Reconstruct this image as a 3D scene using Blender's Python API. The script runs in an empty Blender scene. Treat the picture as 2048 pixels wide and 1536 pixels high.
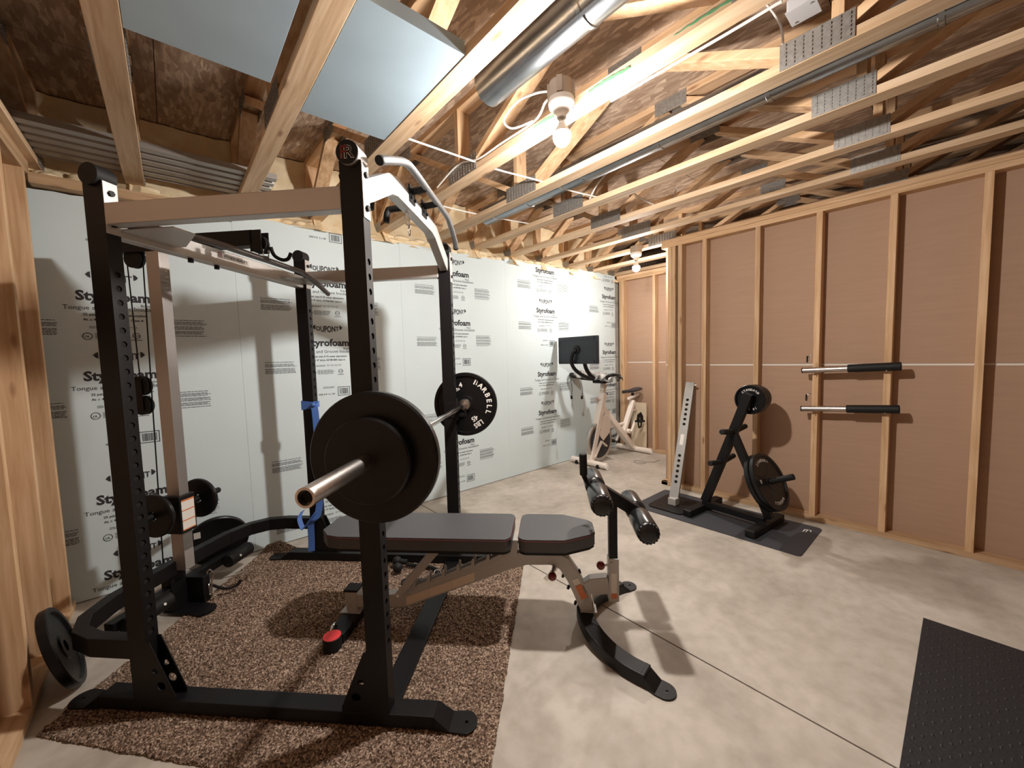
import bpy, bmesh, math, random
from math import sin, cos, pi, radians
from mathutils import Vector, Matrix, noise
from mathutils.geometry import tessellate_polygon
sc = bpy.context.scene
C = sc.collection
random.seed(7)

# ------------------------------------------------------------------ camera, world, light, exposure
F_PX, YAW, PITCH, ROLL, CAM_H = 786.6223, 0.71291962, -0.07004182, -0.02703883, 1.36436
cy, sy, cp, sp = cos(YAW), sin(YAW), cos(PITCH), sin(PITCH)
fwd = Vector((sy*cp, cy*cp, sp)); rt = Vector((cy, -sy, 0)); up = rt.cross(fwd)
rt2 = rt*cos(ROLL) + up*sin(ROLL); up2 = -rt*sin(ROLL) + up*cos(ROLL)
cam_d = bpy.data.cameras.new('camera'); cam = bpy.data.objects.new('camera', cam_d); C.objects.link(cam)
m = Matrix((rt2, up2, -fwd)).transposed().to_4x4(); m.translation = (0, 0, CAM_H)
cam.matrix_world = m
cam_d.sensor_fit = 'HORIZONTAL'; cam_d.sensor_width = 36.0; cam_d.lens = 36.0*F_PX/2048
cam_d.clip_start = 0.02; cam_d.clip_end = 60
sc.camera = cam
w = bpy.data.worlds.new('world'); sc.world = w; w.use_nodes = True
w.node_tree.nodes['Background'].inputs[0].default_value = (0.9, 0.8, 0.75, 1)
w.node_tree.nodes['Background'].inputs[1].default_value = 0.06
sc.cycles.diffuse_bounces = 8; sc.cycles.max_bounces = 12
sc.view_settings.view_transform = 'Standard'; sc.view_settings.look = 'None'
sc.view_settings.gamma = 1.0; sc.view_settings.use_curve_mapping = False
sc.view_settings.exposure = 0.0
BULB_WATT_1 = 2900.0     # emission strength of the near bulb's glass
BULB_WATT_2 = 1450.0
LIGHT_COL = (1.0, 0.925, 0.86, 1)

# ------------------------------------------------------------------ materials
MATS = {}
def mat(name, col, rough=0.6, metal=0.0, var=0.0, scale=8.0, bump=0.0, bscale=60.0, coat=0.0, col2=None, stretch=(1,1,1), spec=0.5):
    if name in MATS: return MATS[name]
    M = bpy.data.materials.new(name); M.use_nodes = True; nt = M.node_tree; N = nt.nodes; L = nt.links
    b = N['Principled BSDF']; b.inputs['Roughness'].default_value = rough; b.inputs['Metallic'].default_value = metal
    b.inputs['Base Color'].default_value = (*col, 1); b.inputs['Specular IOR Level'].default_value = spec
    if coat: b.inputs['Coat Weight'].default_value = coat
    tc = N.new('ShaderNodeTexCoord'); mp = N.new('ShaderNodeMapping'); mp.inputs['Scale'].default_value = stretch
    L.new(tc.outputs['Object'], mp.inputs['Vector'])
    if var or col2:
        n = N.new('ShaderNodeTexNoise'); n.inputs['Scale'].default_value = scale; n.inputs['Detail'].default_value = 4
        L.new(mp.outputs['Vector'], n.inputs['Vector'])
        r = N.new('ShaderNodeValToRGB'); r.color_ramp.elements[0].position = .3; r.color_ramp.elements[1].position = .7
        c2 = col2 or tuple(min(1, c*(1+var)) for c in col); c1 = col if col2 else tuple(c*(1-var) for c in col)
        r.color_ramp.elements[0].color = (*c1, 1); r.color_ramp.elements[1].color = (*c2, 1)
        L.new(n.outputs['Fac'], r.inputs['Fac']); L.new(r.outputs['Color'], b.inputs['Base Color'])
    if bump:
        n = N.new('ShaderNodeTexNoise'); n.inputs['Scale'].default_value = bscale; n.inputs['Detail'].default_value = 3
        L.new(mp.outputs['Vector'], n.inputs['Vector'])
        bp = N.new('ShaderNodeBump'); bp.inputs['Strength'].default_value = bump; bp.inputs['Distance'].default_value = .004
        L.new(n.outputs['Fac'], bp.inputs['Height']); L.new(bp.outputs['Normal'], b.inputs['Normal'])
    MATS[name] = M; return M

def wood(name, base, axis, dark=0.55):
    """pine with grain along AXIS (0,1,2), scattered knots, every board tinted by its own random value"""
    if name in MATS: return MATS[name]
    M = bpy.data.materials.new(name); M.use_nodes = True; nt = M.node_tree; N = nt.nodes; L = nt.links
    b = N['Principled BSDF']; b.inputs['Roughness'].default_value = .72; b.inputs['Specular IOR Level'].default_value = .25
    tc = N.new('ShaderNodeTexCoord'); oi = N.new('ShaderNodeObjectInfo')
    ad = N.new('ShaderNodeVectorMath'); ad.operation = 'ADD'
    cx = N.new('ShaderNodeCombineXYZ'); ml = N.new('ShaderNodeMath'); ml.operation = 'MULTIPLY'; ml.inputs[1].default_value = 37.0
    L.new(oi.outputs['Random'], ml.inputs[0])
    for i in range(3): L.new(ml.outputs[0], cx.inputs[i])
    L.new(tc.outputs['Object'], ad.inputs[0]); L.new(cx.outputs[0], ad.inputs[1])
    mp = N.new('ShaderNodeMapping'); s = [26, 26, 26]; s[axis] = 1.6; mp.inputs['Scale'].default_value = s
    L.new(ad.outputs[0], mp.inputs['Vector'])
    n = N.new('ShaderNodeTexNoise'); n.inputs['Scale'].default_value = 1.6; n.inputs['Detail'].default_value = 6; n.inputs['Distortion'].default_value = .5
    L.new(mp.outputs['Vector'], n.inputs['Vector'])
    r = N.new('ShaderNodeValToRGB'); r.color_ramp.elements[0].position = .32; r.color_ramp.elements[1].position = .68
    r.color_ramp.elements[0].color = (base[0]*.74, base[1]*.66, base[2]*.56, 1); r.color_ramp.elements[1].color = (*base, 1)
    L.new(n.outputs['Fac'], r.inputs['Fac'])
    mk = N.new('ShaderNodeMapping'); s = [9, 9, 9]; s[axis] = 2.6; mk.inputs['Scale'].default_value = s
    L.new(ad.outputs[0], mk.inputs['Vector'])
    v = N.new('ShaderNodeTexVoronoi'); v.inputs['Scale'].default_value = 1.0; L.new(mk.outputs['Vector'], v.inputs['Vector'])
    rk = N.new('ShaderNodeValToRGB'); rk.color_ramp.elements[0].position = .05; rk.color_ramp.elements[1].position = .13
    rk.color_ramp.elements[0].color = (.75, .75, .75, 1); rk.color_ramp.elements[1].color = (0, 0, 0, 1)
    L.new(v.outputs['Distance'], rk.inputs['Fac'])
    mx = N.new('ShaderNodeMix'); mx.data_type = 'RGBA'; mx.inputs[7].default_value = (base[0]*.34, base[1]*.22, base[2]*.16, 1)
    L.new(rk.outputs['Color'], mx.inputs[0]); L.new(r.outputs['Color'], mx.inputs[6])
    hs = N.new('ShaderNodeHueSaturation'); mr = N.new('ShaderNodeMapRange'); mr.inputs[3].default_value = .78; mr.inputs[4].default_value = 1.1
    L.new(oi.outputs['Random'], mr.inputs[0]); L.new(mr.outputs[0], hs.inputs['Value']); L.new(mx.outputs[2], hs.inputs['Color'])
    L.new(hs.outputs['Color'], b.inputs['Base Color'])
    bp = N.new('ShaderNodeBump'); bp.inputs['Strength'].default_value = .25; bp.inputs['Distance'].default_value = .003
    L.new(n.outputs['Fac'], bp.inputs['Height']); L.new(bp.outputs['Normal'], b.inputs['Normal'])
    MATS[name] = M; return M

PINE = (.68, .475, .295)
WX, WY, WZ = (wood('pine_%s' % a, PINE, i) for i, a in enumerate('xyz'))
WYP = wood('pine_pale_y', (.71, .54, .37), 1)

def osb_material():
    M = bpy.data.materials.new('oriented_strand_board'); M.use_nodes = True; nt = M.node_tree; N = nt.nodes; L = nt.links
    b = N['Principled BSDF']; b.inputs['Roughness'].default_value = .8; b.inputs['Specular IOR Level'].default_value = .2
    tc = N.new('ShaderNodeTexCoord')
    outs = []
    for rot in (0.3, 1.25):
        mp = N.new('ShaderNodeMapping'); mp.inputs['Scale'].default_value = (55, 14, 30); mp.inputs['Rotation'].default_value = (0, 0, rot)
        L.new(tc.outputs['Object'], mp.inputs['Vector'])
        v = N.new('ShaderNodeTexVoronoi'); v.inputs['Scale'].default_value = 1.0; L.new(mp.outputs['Vector'], v.inputs['Vector'])
        sp_ = N.new('ShaderNodeSeparateColor'); L.new(v.outputs['Color'], sp_.inputs[0]); outs.append(sp_.outputs[0])
    mm = N.new('ShaderNodeMath'); mm.operation = 'MULTIPLY'; L.new(outs[0], mm.inputs[0]); L.new(outs[1], mm.inputs[1])
    r = N.new('ShaderNodeValToRGB'); r.color_ramp.elements[0].position = 0; r.color_ramp.elements[1].position = .75
    r.color_ramp.elements[0].color = (.34, .235, .165, 1); r.color_ramp.elements[1].color = (.66, .51, .38, 1)
    L.new(mm.outputs[0], r.inputs['Fac']); L.new(r.outputs['Color'], b.inputs['Base Color'])
    MATS['osb'] = M; return M
OSB = osb_material()

def concrete_material():
    M = bpy.data.materials.new('concrete'); M.use_nodes = True; nt = M.node_tree; N = nt.nodes; L = nt.links
    b = N['Principled BSDF']; b.inputs['Specular IOR Level'].default_value = .35
    tc = N.new('ShaderNodeTexCoord')
    def nz(s, d, dist=0):
        n = N.new('ShaderNodeTexNoise'); n.inputs['Scale'].default_value = s; n.inputs['Detail'].default_value = d; n.inputs['Distortion'].default_value = dist
        L.new(tc.outputs['Object'], n.inputs['Vector']); return n.outputs['Fac']
    r = N.new('ShaderNodeValToRGB'); e = r.color_ramp.elements
    e[0].position = .33; e[0].color = (.40, .36, .31, 1); e[1].position = .68; e[1].color = (.57, .525, .465, 1)
    L.new(nz(1.9, 8, .7), r.inputs['Fac'])
    r2 = N.new('ShaderNodeValToRGB'); r2.color_ramp.elements[0].position = .35; r2.color_ramp.elements[1].position = .62
    r2.color_ramp.elements[0].color = (.86, .85, .83, 1); r2.color_ramp.elements[1].color = (1, 1, 1, 1)
    L.new(nz(14, 6), r2.inputs['Fac'])
    mx = N.new('ShaderNodeMix'); mx.data_type = 'RGBA'; mx.blend_type = 'MULTIPLY'; mx.inputs[0].default_value = 1
    L.new(r.outputs['Color'], mx.inputs[6]); L.new(r2.outputs['Color'], mx.inputs[7]); L.new(mx.outputs[2], b.inputs['Base Color'])
    rr = N.new('ShaderNodeMapRange'); rr.inputs[3].default_value = .42; rr.inputs[4].default_value = .7
    L.new(nz(3, 4), rr.inputs[0]); L.new(rr.outputs[0], b.inputs['Roughness'])
    bp = N.new('ShaderNodeBump'); bp.inputs['Strength'].default_value = .12; bp.inputs['Distance'].default_value = .004
    L.new(nz(30, 5), bp.inputs['Height']); L.new(bp.outputs['Normal'], b.inputs['Normal'])
    return M
CONC = concrete_material()

def carpet_material():
    M = bpy.data.materials.new('brown_carpet'); M.use_nodes = True; nt = M.node_tree; N = nt.nodes; L = nt.links
    b = N['Principled BSDF']; b.inputs['Roughness'].default_value = .95; b.inputs['Specular IOR Level'].default_value = .1
    tc = N.new('ShaderNodeTexCoord'); v = N.new('ShaderNodeTexVoronoi'); v.inputs['Scale'].default_value = 190
    L.new(tc.outputs['Object'], v.inputs['Vector']); s = N.new('ShaderNodeSeparateColor'); L.new(v.outputs['Color'], s.inputs[0])
    r = N.new('ShaderNodeValToRGB'); e = r.color_ramp.elements
    e[0].position = 0; e[0].color = (.05, .032, .023, 1); e[1].position = 1; e[1].color = (.50, .39, .30, 1)
    k = e.new(.45); k.color = (.16, .108, .078, 1); k = e.new(.75); k.color = (.29, .21, .158, 1)
    L.new(s.outputs[0], r.inputs['Fac']); L.new(r.outputs['Color'], b.inputs['Base Color'])
    return M
CARPET = carpet_material()

BLACK = mat('black_powder_coat', (.0055, .0052, .006), .45, bump=.12, bscale=400, spec=.28)
BLACKR = mat('black_rubber', (.009, .009, .009), .6, bump=.2, bscale=200, spec=.3)
IRON = mat('black_cast_iron', (.005, .005, .0055), .36, bump=.2, bscale=120, spec=.3)
SILVER = mat('silver_powder_coat', (.50, .485, .465), .36, .6, bump=.1, bscale=500)
GREYP = mat('grey_powder_coat', (.44, .425, .40), .42, .2, bump=.1, bscale=400)
CHROME = mat('chrome', (.75, .73, .70), .16, 1.0)
STEEL = mat('brushed_steel', (.60, .57, .54), .30, 1.0, var=.08, scale=60)
GALV = mat('galvanised_sheet', (.34, .37, .40), .30, 1.0, var=.12, scale=9)
NAILP = mat('nail_plate_steel', (.34, .33, .31), .5, .8, var=.15, scale=60)
VINYL = mat('black_vinyl', (.010, .010, .011), .26, bump=.12, bscale=40)
PADV = mat('charcoal_vinyl', (.060, .060, .064), .42, bump=.25, bscale=350)
PIPING = mat('dark_red_piping', (.07, .012, .014), .5)
FOAM = mat('pale_blue_foam', (.64, .755, .79), .62, var=.02, scale=3)
FOAMD = mat('blue_foam_back', (.36, .47, .55), .6, var=.05, scale=4)
INK = mat('grey_ink', (.03, .028, .034), .7)
PAPER = mat('kraft_paper', (.41, .27, .185), .85, var=.035, scale=14, stretch=(1, .25, 3), bump=.06, bscale=220)
GYPS = mat('gypsum_edge', (.78, .76, .70), .8)
SPRAY = mat('spray_foam', (.78, .62, .38), .7, col2=(.90, .80, .58), scale=9, bump=.9, bscale=26)
WHITEP = mat('white_porcelain', (.85, .84, .82), .25)
BOXP = mat('tan_plastic_box', (.42, .34, .27), .5)
CABLE = mat('white_cable', (.80, .78, .74), .45)
CREAM = mat('cream_paint', (.80, .73, .66), .32, .0)
CORR = mat('corrugated_grey', (.33, .31, .29), .45, .55)
RED = mat('red_rubber', (.75, .045, .05), .5)
REDK = mat('red_knob', (.16, .012, .010), .25, coat=.5)
BLUEB = mat('blue_band', (.07, .17, .50), .55)
ORANGE = mat('orange_label', (.62, .20, .07), .5)
LABELW = mat('white_label', (.72, .69, .64), .5)
TANL = mat('faded_tan_label', (.70, .60, .48), .55)
WLET = mat('white_lettering', (.72, .70, .66), .5)
SEAT = mat('dark_saddle', (.03, .035, .045), .4)
SCREEN = mat('black_screen_housing', (.010, .013, .020), .4)
DARKM = mat('dark_rubber_mat', (.016, .017, .021), .55, bump=.5, bscale=90)
YOGA = mat('slate_yoga_mat', (.038, .040, .048), .6, bump=.2, bscale=150)
GREEN = mat('green_paint', (.10, .30, .14), .6)
PALEB = mat('pale_board', (.62, .52, .38), .7, var=.05, scale=4)
HOLE = mat('dark_inside', (.004, .004, .004), .9)
TOWEL = mat('grey_striped_towel', (.03, .03, .035), .9, col2=(.55, .54, .52), scale=9, stretch=(3, 1.6, 1))
GREYBOX = mat('grey_painted_steel', (.42, .42, .43), .5)

def bulb_mat(name, strength):
    M = bpy.data.materials.new(name); M.use_nodes = True; nt = M.node_tree
    e = nt.nodes.new('ShaderNodeEmission'); e.inputs[0].default_value = LIGHT_COL; e.inputs[1].default_value = strength
    nt.links.new(e.outputs[0], nt.nodes['Material Output'].inputs[0]); return M

# ------------------------------------------------------------------ mesh helpers
class MB:
    def __init__(s): s.v = []; s.f = []; s.sm = []
    def add(s, vs, fs, smooth=False):
        o = len(s.v); s.v += [tuple(v) for v in vs]; s.f += [[i+o for i in f] for f in fs]; s.sm += [smooth]*len(fs); return s
    def box(s, x0, x1, y0, y1, z0, z1, M=None):
        v = [Vector((x, y, z)) for x in (x0, x1) for y in (y0, y1) for z in (z0, z1)]
        if M: v = [M @ q for q in v]
        return s.add(v, [(0,1,3,2),(4,6,7,5),(0,4,5,1),(2,3,7,6),(0,2,6,4),(1,5,7,3)])
    def bar(s, a, b, w, h, up=(0,0,1)):
        """box of section w (sideways) x h (along up) from a to b"""
        a = Vector(a); b = Vector(b); d = (b-a).normalized(); u = Vector(up); sd = d.cross(u).normalized(); u = sd.cross(d).normalized()
        v = [p + sd*i*w/2 + u*j*h/2 for p in (a, b) for i, j in ((-1,-1),(1,-1),(1,1),(-1,1))]
        return s.add(v, [(3,2,1,0),(4,5,6,7),(0,1,5,4),(1,2,6,5),(2,3,7,6),(3,0,4,7)])
    def cyl(s, a, b, r, n=20, r2=None, caps=True):
        a = Vector(a); b = Vector(b); d = (b-a).normalized(); u = Vector((0,0,1)) if abs(d.z) < .9 else Vector((1,0,0))
        p = d.cross(u).normalized(); q = d.cross(p); r2 = r if r2 is None else r2
        v = [c + (p*cos(2*pi*i/n) + q*sin(2*pi*i/n))*rr for c, rr in ((a, r), (b, r2)) for i in range(n)]
        s.add(v, [(i, (i+1) % n, n+(i+1) % n, n+i)[::-1] for i in range(n)], True)
        if caps: s.add(v, [list(range(n)), list(range(n, 2*n))[::-1]])
        return s
    def lathe(s, a, axis, prof, n=32, smooth=True):
        """prof: (distance along axis, radius)"""
        a = Vector(a); d = Vector(axis).normalized(); u = Vector((0,0,1)) if abs(d.z) < .9 else Vector((1,0,0))
        p = d.cross(u).normalized(); q = d.cross(p); v = []; f = []
        for t, r in prof:
            for i in range(n): v.append(a + d*t + (p*cos(2*pi*i/n) + q*sin(2*pi*i/n))*max(r, 1e-5))
        for k in range(len(prof)-1):
            for i in range(n):
                f.append((k*n+i, k*n+(i+1) % n, (k+1)*n+(i+1) % n, (k+1)*n+i)[::-1])
        return s.add(v, f, smooth)
    def sweep(s, pts, prof, up=(0,0,1), smooth=False, closed=False, caps=True, scales=None):
        """profile (list of (side, up)) swept along pts"""
        P = [Vector(p) for p in pts]; n = len(P); k = len(prof); v = []; U0 = Vector(up)
        for i, p in enumerate(P):
            if closed: t = (P[(i+1) % n]-P[i-1]).normalized(); m_ = 1
            else:
                a = (P[i]-P[i-1]).normalized() if i else None; b = (P[i+1]-P[i]).normalized() if i < n-1 else None
                if a is None: t = b; m_ = 1
                elif b is None: t = a; m_ = 1
                else: t = (a+b).normalized(); m_ = 1/max(.5, t.dot(b))
            sd = t.cross(U0)
            sd = sd.normalized() if sd.length > 1e-4 else Vector((1,0,0))
            u = sd.cross(t).normalized(); sc_ = scales[i] if scales else 1
            for x, y in prof: v.append(p + sd*x*sc_ + u*y*sc_*(m_ if abs(u.dot(U0)) < .999 else 1))
        f = []
        for i in range(n if closed else n-1):
            j = (i+1) % n
            for q in range(k): f.append((i*k+q, i*k+(q+1) % k, j*k+(q+1) % k, j*k+q))
        s.add(v, f, smooth)
        if caps and not closed: s.add(v, [list(range(k))[::-1], list(range((n-1)*k, n*k))])
        return s
    def tube(s, pts, r, n=12, **kw):
        return s.sweep(pts, [(r*cos(2*pi*i/n), r*sin(2*pi*i/n)) for i in range(n)], smooth=True, **kw)
    def rtube(s, pts, w, h, **kw):
        return s.sweep(pts, [(-w/2,-h/2),(w/2,-h/2),(w/2,h/2),(-w/2,h/2)], **kw)
    def ball(s, c, r, n=14, sz=(1,1,1)):
        c = Vector(c); v = []; f = []; mrow = n//2
        for i in range(mrow+1):
            th = pi*i/mrow
            for j in range(n): v.append(c + Vector((sin(th)*cos(2*pi*j/n)*r*sz[0], sin(th)*sin(2*pi*j/n)*r*sz[1], cos(th)*r*sz[2])))
        for i in range(mrow):
            for j in range(n): f.append((i*n+j, (i+1)*n+j, (i+1)*n+(j+1) % n, i*n+(j+1) % n))
        return s.add(v, f, True)
    def prism(s, poly, h, M=None, holes=()):
        """polygon (x,y) extruded 0..h along z, placed by matrix M"""
        M = M or Matrix.Identity(4)
        loops = [[Vector((*p, 0)) for p in poly]] + [[Vector((*p, 0)) for p in q] for q in holes]
        flat = [p for l in loops for p in l]; n = len(flat)
        tris = tessellate_polygon(loops)
        v = [M @ p for p in flat] + [M @ (p+Vector((0,0,h))) for p in flat]
        f = [list(t) for t in tris] + [[i+n for i in t][::-1] for t in tris]; o = 0
        s.add(v, f)
        side = []
        for l in loops:
            k = len(l)
            for i in range(k): a, b = o+i, o+(i+1) % k; side.append((a, b, b+n, a+n))
            o += k
        return s.add(v, side)
    def build(s, name, material, parent=None, bevel=0, kind=None, label=None, sub=0):
        me = bpy.data.meshes.new(name); me.from_pydata(s.v, [], s.f); me.validate()
        bm = bmesh.new(); bm.from_mesh(me); bmesh.ops.remove_doubles(bm, verts=bm.verts, dist=1e-5)
        if len(bm.faces) < 60000: bmesh.ops.recalc_face_normals(bm, faces=bm.faces)
        bm.to_mesh(me); bm.free()
        sm = any(s.sm)
        if sm:
            me.polygons.foreach_set('use_smooth', [True]*len(me.polygons))
            try: me.set_sharp_from_angle(angle=radians(38))
            except Exception: pass
        me.materials.append(material)
        o = bpy.data.objects.new(name, me); C.objects.link(o)
        if parent: o.parent = parent
        if bevel:
            b = o.modifiers.new('bevel', 'BEVEL'); b.width = bevel; b.segments = 2; b.limit_method = 'ANGLE'; b.angle_limit = radians(50)
        if sub:
            b = o.modifiers.new('sub', 'SUBSURF'); b.levels = sub; b.render_levels = sub
        if kind: o['kind'] = kind
        if label: o['label'] = label
        return o

def thing(name, label, cat, loc=(0,0,0), rotz=0, group=None):
    o = bpy.data.objects.new(name, None); C.objects.link(o); o.empty_display_size = .05
    o.location = loc; o.rotation_euler = (0, 0, rotz); o['label'] = label; o['category'] = cat
    if group: o['group'] = group
    return o
def tag(o, label, cat, group=None):
    o['label'] = label; o['category'] = cat
    if group: o['group'] = group
    return o
def struct(name, label=None):
    o = bpy.data.objects.new(name, None); C.objects.link(o); o['kind'] = 'structure'
    if label: o['label'] = label; o['category'] = name.split('_')[0]
    return o
def copy_of(src, loc=None, rot=None, parent=None):
    c = src.copy(); C.objects.link(c)
    if loc is not None: c.location = loc
    if rot is not None: c.rotation_euler = rot
    if parent is not None: c.parent = parent
    return c
def copy_tree(src, label=None, loc=None, rot=None):
    r = src.copy(); C.objects.link(r)
    if loc is not None: r.location = loc
    if rot is not None: r.rotation_euler = rot
    if label: r['label'] = label
    for ch in list(src.children):
        c = ch.copy(); C.objects.link(c); c.parent = r
        for g in list(ch.children):
            d = g.copy(); C.objects.link(d); d.parent = c
    return r
def arc(cx_, cy_, r, a0, a1, n):
    return [(cx_+r*cos(radians(a0+(a1-a0)*i/n)), cy_+r*sin(radians(a0+(a1-a0)*i/n))) for i in range(n+1)]
def circ(cx_, cy_, r, n=16): return [(cx_+r*cos(2*pi*i/n), cy_+r*sin(2*pi*i/n)) for i in range(n)][::-1]
def rrect(x0, x1, y0, y1, r, n=5):
    return arc(x1-r, y1-r, r, 0, 90, n)+arc(x0+r, y1-r, r, 90, 180, n)+arc(x0+r, y0+r, r, 180, 270, n)+arc(x1-r, y0+r, r, 270, 360, n)

_tc = {}
def glyphs(s, bold=0.0):
    """outline of a string as (verts, faces), normalised: baseline 0, cap height about 0.7, centred in x"""
    if (s, bold) in _tc: return _tc[(s, bold)]
    cu = bpy.data.curves.new('t', 'FONT'); cu.body = s; cu.size = 1; cu.offset = bold; cu.resolution_u = 2; cu.align_x = 'CENTER'
    o = bpy.data.objects.new('t', cu); C.objects.link(o)
    dg = bpy.context.evaluated_depsgraph_get(); me = bpy.data.meshes.new_from_object(o.evaluated_get(dg))
    v = [tuple(q.co) for q in me.vertices]; f = [tuple(q.vertices) for q in me.polygons]
    bpy.data.objects.remove(o); bpy.data.curves.remove(cu); bpy.data.meshes.remove(me)
    _tc[(s, bold)] = (v, f); return v, f
def put_text(mb, s, M, width=None, size=None, bold=0.0, warp=None):
    v, f = glyphs(s, bold)
    if not v: return
    xs = [q[0] for q in v]; wd = max(xs)-min(xs); k = width/wd if width else size; c = (max(xs)+min(xs))/2
    out = []
    for x, y, z in v:
        x = (x-c)*k; y *= k
        if warp: x, y = warp(x, y)
        out.append(M @ Vector((x, y, 0)))
    mb.add(out, f)

# ------------------------------------------------------------------ the room shell
D, WR, WL, WN = 3.33, 3.77, -0.50, 4.915       # foam wall face, right / left stud faces, nook stud face
TOPZ, TR0, TR1 = 2.388, 2.465, 2.922
fl = struct('floor', 'grey concrete floor slab with a sawn joint')
for (x0, x1) in ((-3.0, 1.686), (1.694, 7.0)):
    MB().box(x0, x1, -3.2, 3.9, -.12, 0).build('slab', CONC, fl)
MB().box(1.686, 1.694, -3.2, 3.9, -.12, -.006).build('joint', mat('joint_dust', (.10, .085, .07), .9), fl)

ce = struct('ceiling', 'strand board subfloor seen from below')
k = 0
for i in range(5):
    for j in range(3):
        x0 = -2.4 + i*2.44 + (j % 2)*.6; y0 = -3.2 + j*1.22*2
        for q in range(2):
            MB().box(x0+.002, x0+2.438, y0+q*1.22+.002, y0+q*1.22+1.218, TR1, TR1+.018).build('osb_sheet', OSB, ce); k += 1
MB().box(-3, 8.5, -3.3, 4.2, TR1+.019, TR1+.03).build('subfloor_back', OSB, ce)

def stud_wall(name, axis_x, face, back, ys, y0, y1, label, flip=False, seams=True):
    """wall in a plane X = const; FACE is the stud face, BACK the paper"""
    wl = struct(name, label)
    a, b = min(face, back), max(face, back)
    for y in ys: MB().box(a, b, y-.019, y+.019, .038, TOPZ).build('stud', WZ, wl, bevel=.002)
    MB().box(a, b, y0, y1, 0, .038).build('bottom_plate', WY, wl, bevel=.002)
    MB().box(a, b, y0, y1, TOPZ, TOPZ+.0378).build('top_plate', WY, wl, bevel=.002)
    MB().box(a, b, y0, y1, TOPZ+.039, TR0).build('top_plate', WY, wl, bevel=.002)
    sgn = 1 if back > face else -1; p0 = back + sgn*.001; p1 = back+sgn*.013
    e0, e1 = sorted((p0, p1))
    y = y0
    while y < y1-.01:
        ye = min(y+2.44, y1)
        MB().box(e0, e1, y, ye-.002, .012, 1.228).build('drywall_panel', PAPER, wl)
        MB().box(e0, e1, y, ye-.002, 1.242, TR0+.01).build('drywall_panel', PAPER, wl)
        y = ye
    g0, g1 = sorted((back+sgn*.006, back+sgn*.015)); MB().box(g0, g1, y0, y1, 1.2275, 1.2425).build('gypsum_edge', GYPS, wl)
    return wl
wr = stud_wall('wall_right', 0, WR, WR+.089, [1.945, 1.905, 1.84, 1.61, 1.175, .762, .357, -.054, -.46, -.87, -1.28, -1.69, -2.1, -2.5], -3.2, 2.03, 'bare pine stud wall backed with brown paper')
MB().box(WR, WR+.038, 1.965, 2.03, 0.0, .038).build('bottom_plate', WY, wr)
rnd_y = random.Random(5)
wn = stud_wall('wall_nook', 0, WN, WN+.089, [3.27, 3.235, 2.755, 2.30, 1.85, 1.45], 1.0, 3.33, 'stud wall at the end of the nook')
MB().box(WR+.1, WN, .97, 1.0, 0, TR0).build('end_panel', PAPER, wn)
wl_ = stud_wall('wall_left', 0, WL, WL-.089, [3.185, 2.79, 2.385, 1.98, 1.57, 1.16, .75, .35, -.06, -.47, -.88, -1.3, -1.7, -2.1, -2.5], -3.2, 3.30, 'bare pine stud wall beside the rack')
wf = struct('wall_front'); MB().box(-.6, 3.9, -3.2, -3.1, 0, TR1).build('drywall_sheet', PAPER, wf)
for z in (2.288, 1.105):
    pm = MB(); y = 3.12
    while y > 2.45:
        ln = rnd_y.uniform(.02, .06); M = Matrix(((0,0,-1,WN+.0885), (-1,0,0,y), (0,1,0,z), (0,0,0,1)))
        put_text(pm, rnd_y.choice(('- - -', '-- -', '- --')), M, size=.022); y -= ln+.07
    pm.build('printed_line', INK, wn, kind='stuff')
# space seen over the right wall
MB().box(6.6, 6.7, -3.2, 4.0, 0, TR1).build('far_panel', PAPER, wn)
for y in (-1.2, -.3, .6, 1.5): MB().box(5.5, 5.54, y, y+.09, 0, TR1).build('stud', WZ, wn)


# foam wall
wb = struct('wall_back', 'wall lined with pale blue foam insulation boards')
MB().box(-.6, 7, D+.055, D+.3, 0, 2.40).build('foundation', CONC, wb)
def bars_text(mb, M, x0, x1, zs, rnd, th=.0035):
    for z in zs:
        x = x0
        lim = x1 - rnd.random()*.15*(x1-x0)
        while x < lim:
            wv = .008+rnd.random()*.022; xe = min(x+wv, lim)
            mb.add([M @ Vector(q) for q in ((x, z, 0), (xe, z, 0), (xe, z+th, 0), (x, z+th, 0))], [(0,1,2,3)]); x = xe+.003
def ring(mb, M, cx_, cz, r0, r1, n=18):
    v = [M @ Vector((cx_+r*cos(2*pi*i/n), cz+r*sin(2*pi*i/n), 0)) for r in (r0, r1) for i in range(n)]
    mb.add(v, [(i, (i+1) % n, n+(i+1) % n, n+i) for i in range(n)])
def quad(mb, M, x0, x1, z0, z1): mb.add([M @ Vector(q) for q in ((x0,z0,0),(x1,z0,0),(x1,z1,0),(x0,z1,0))], [(0,1,2,3)])
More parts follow.
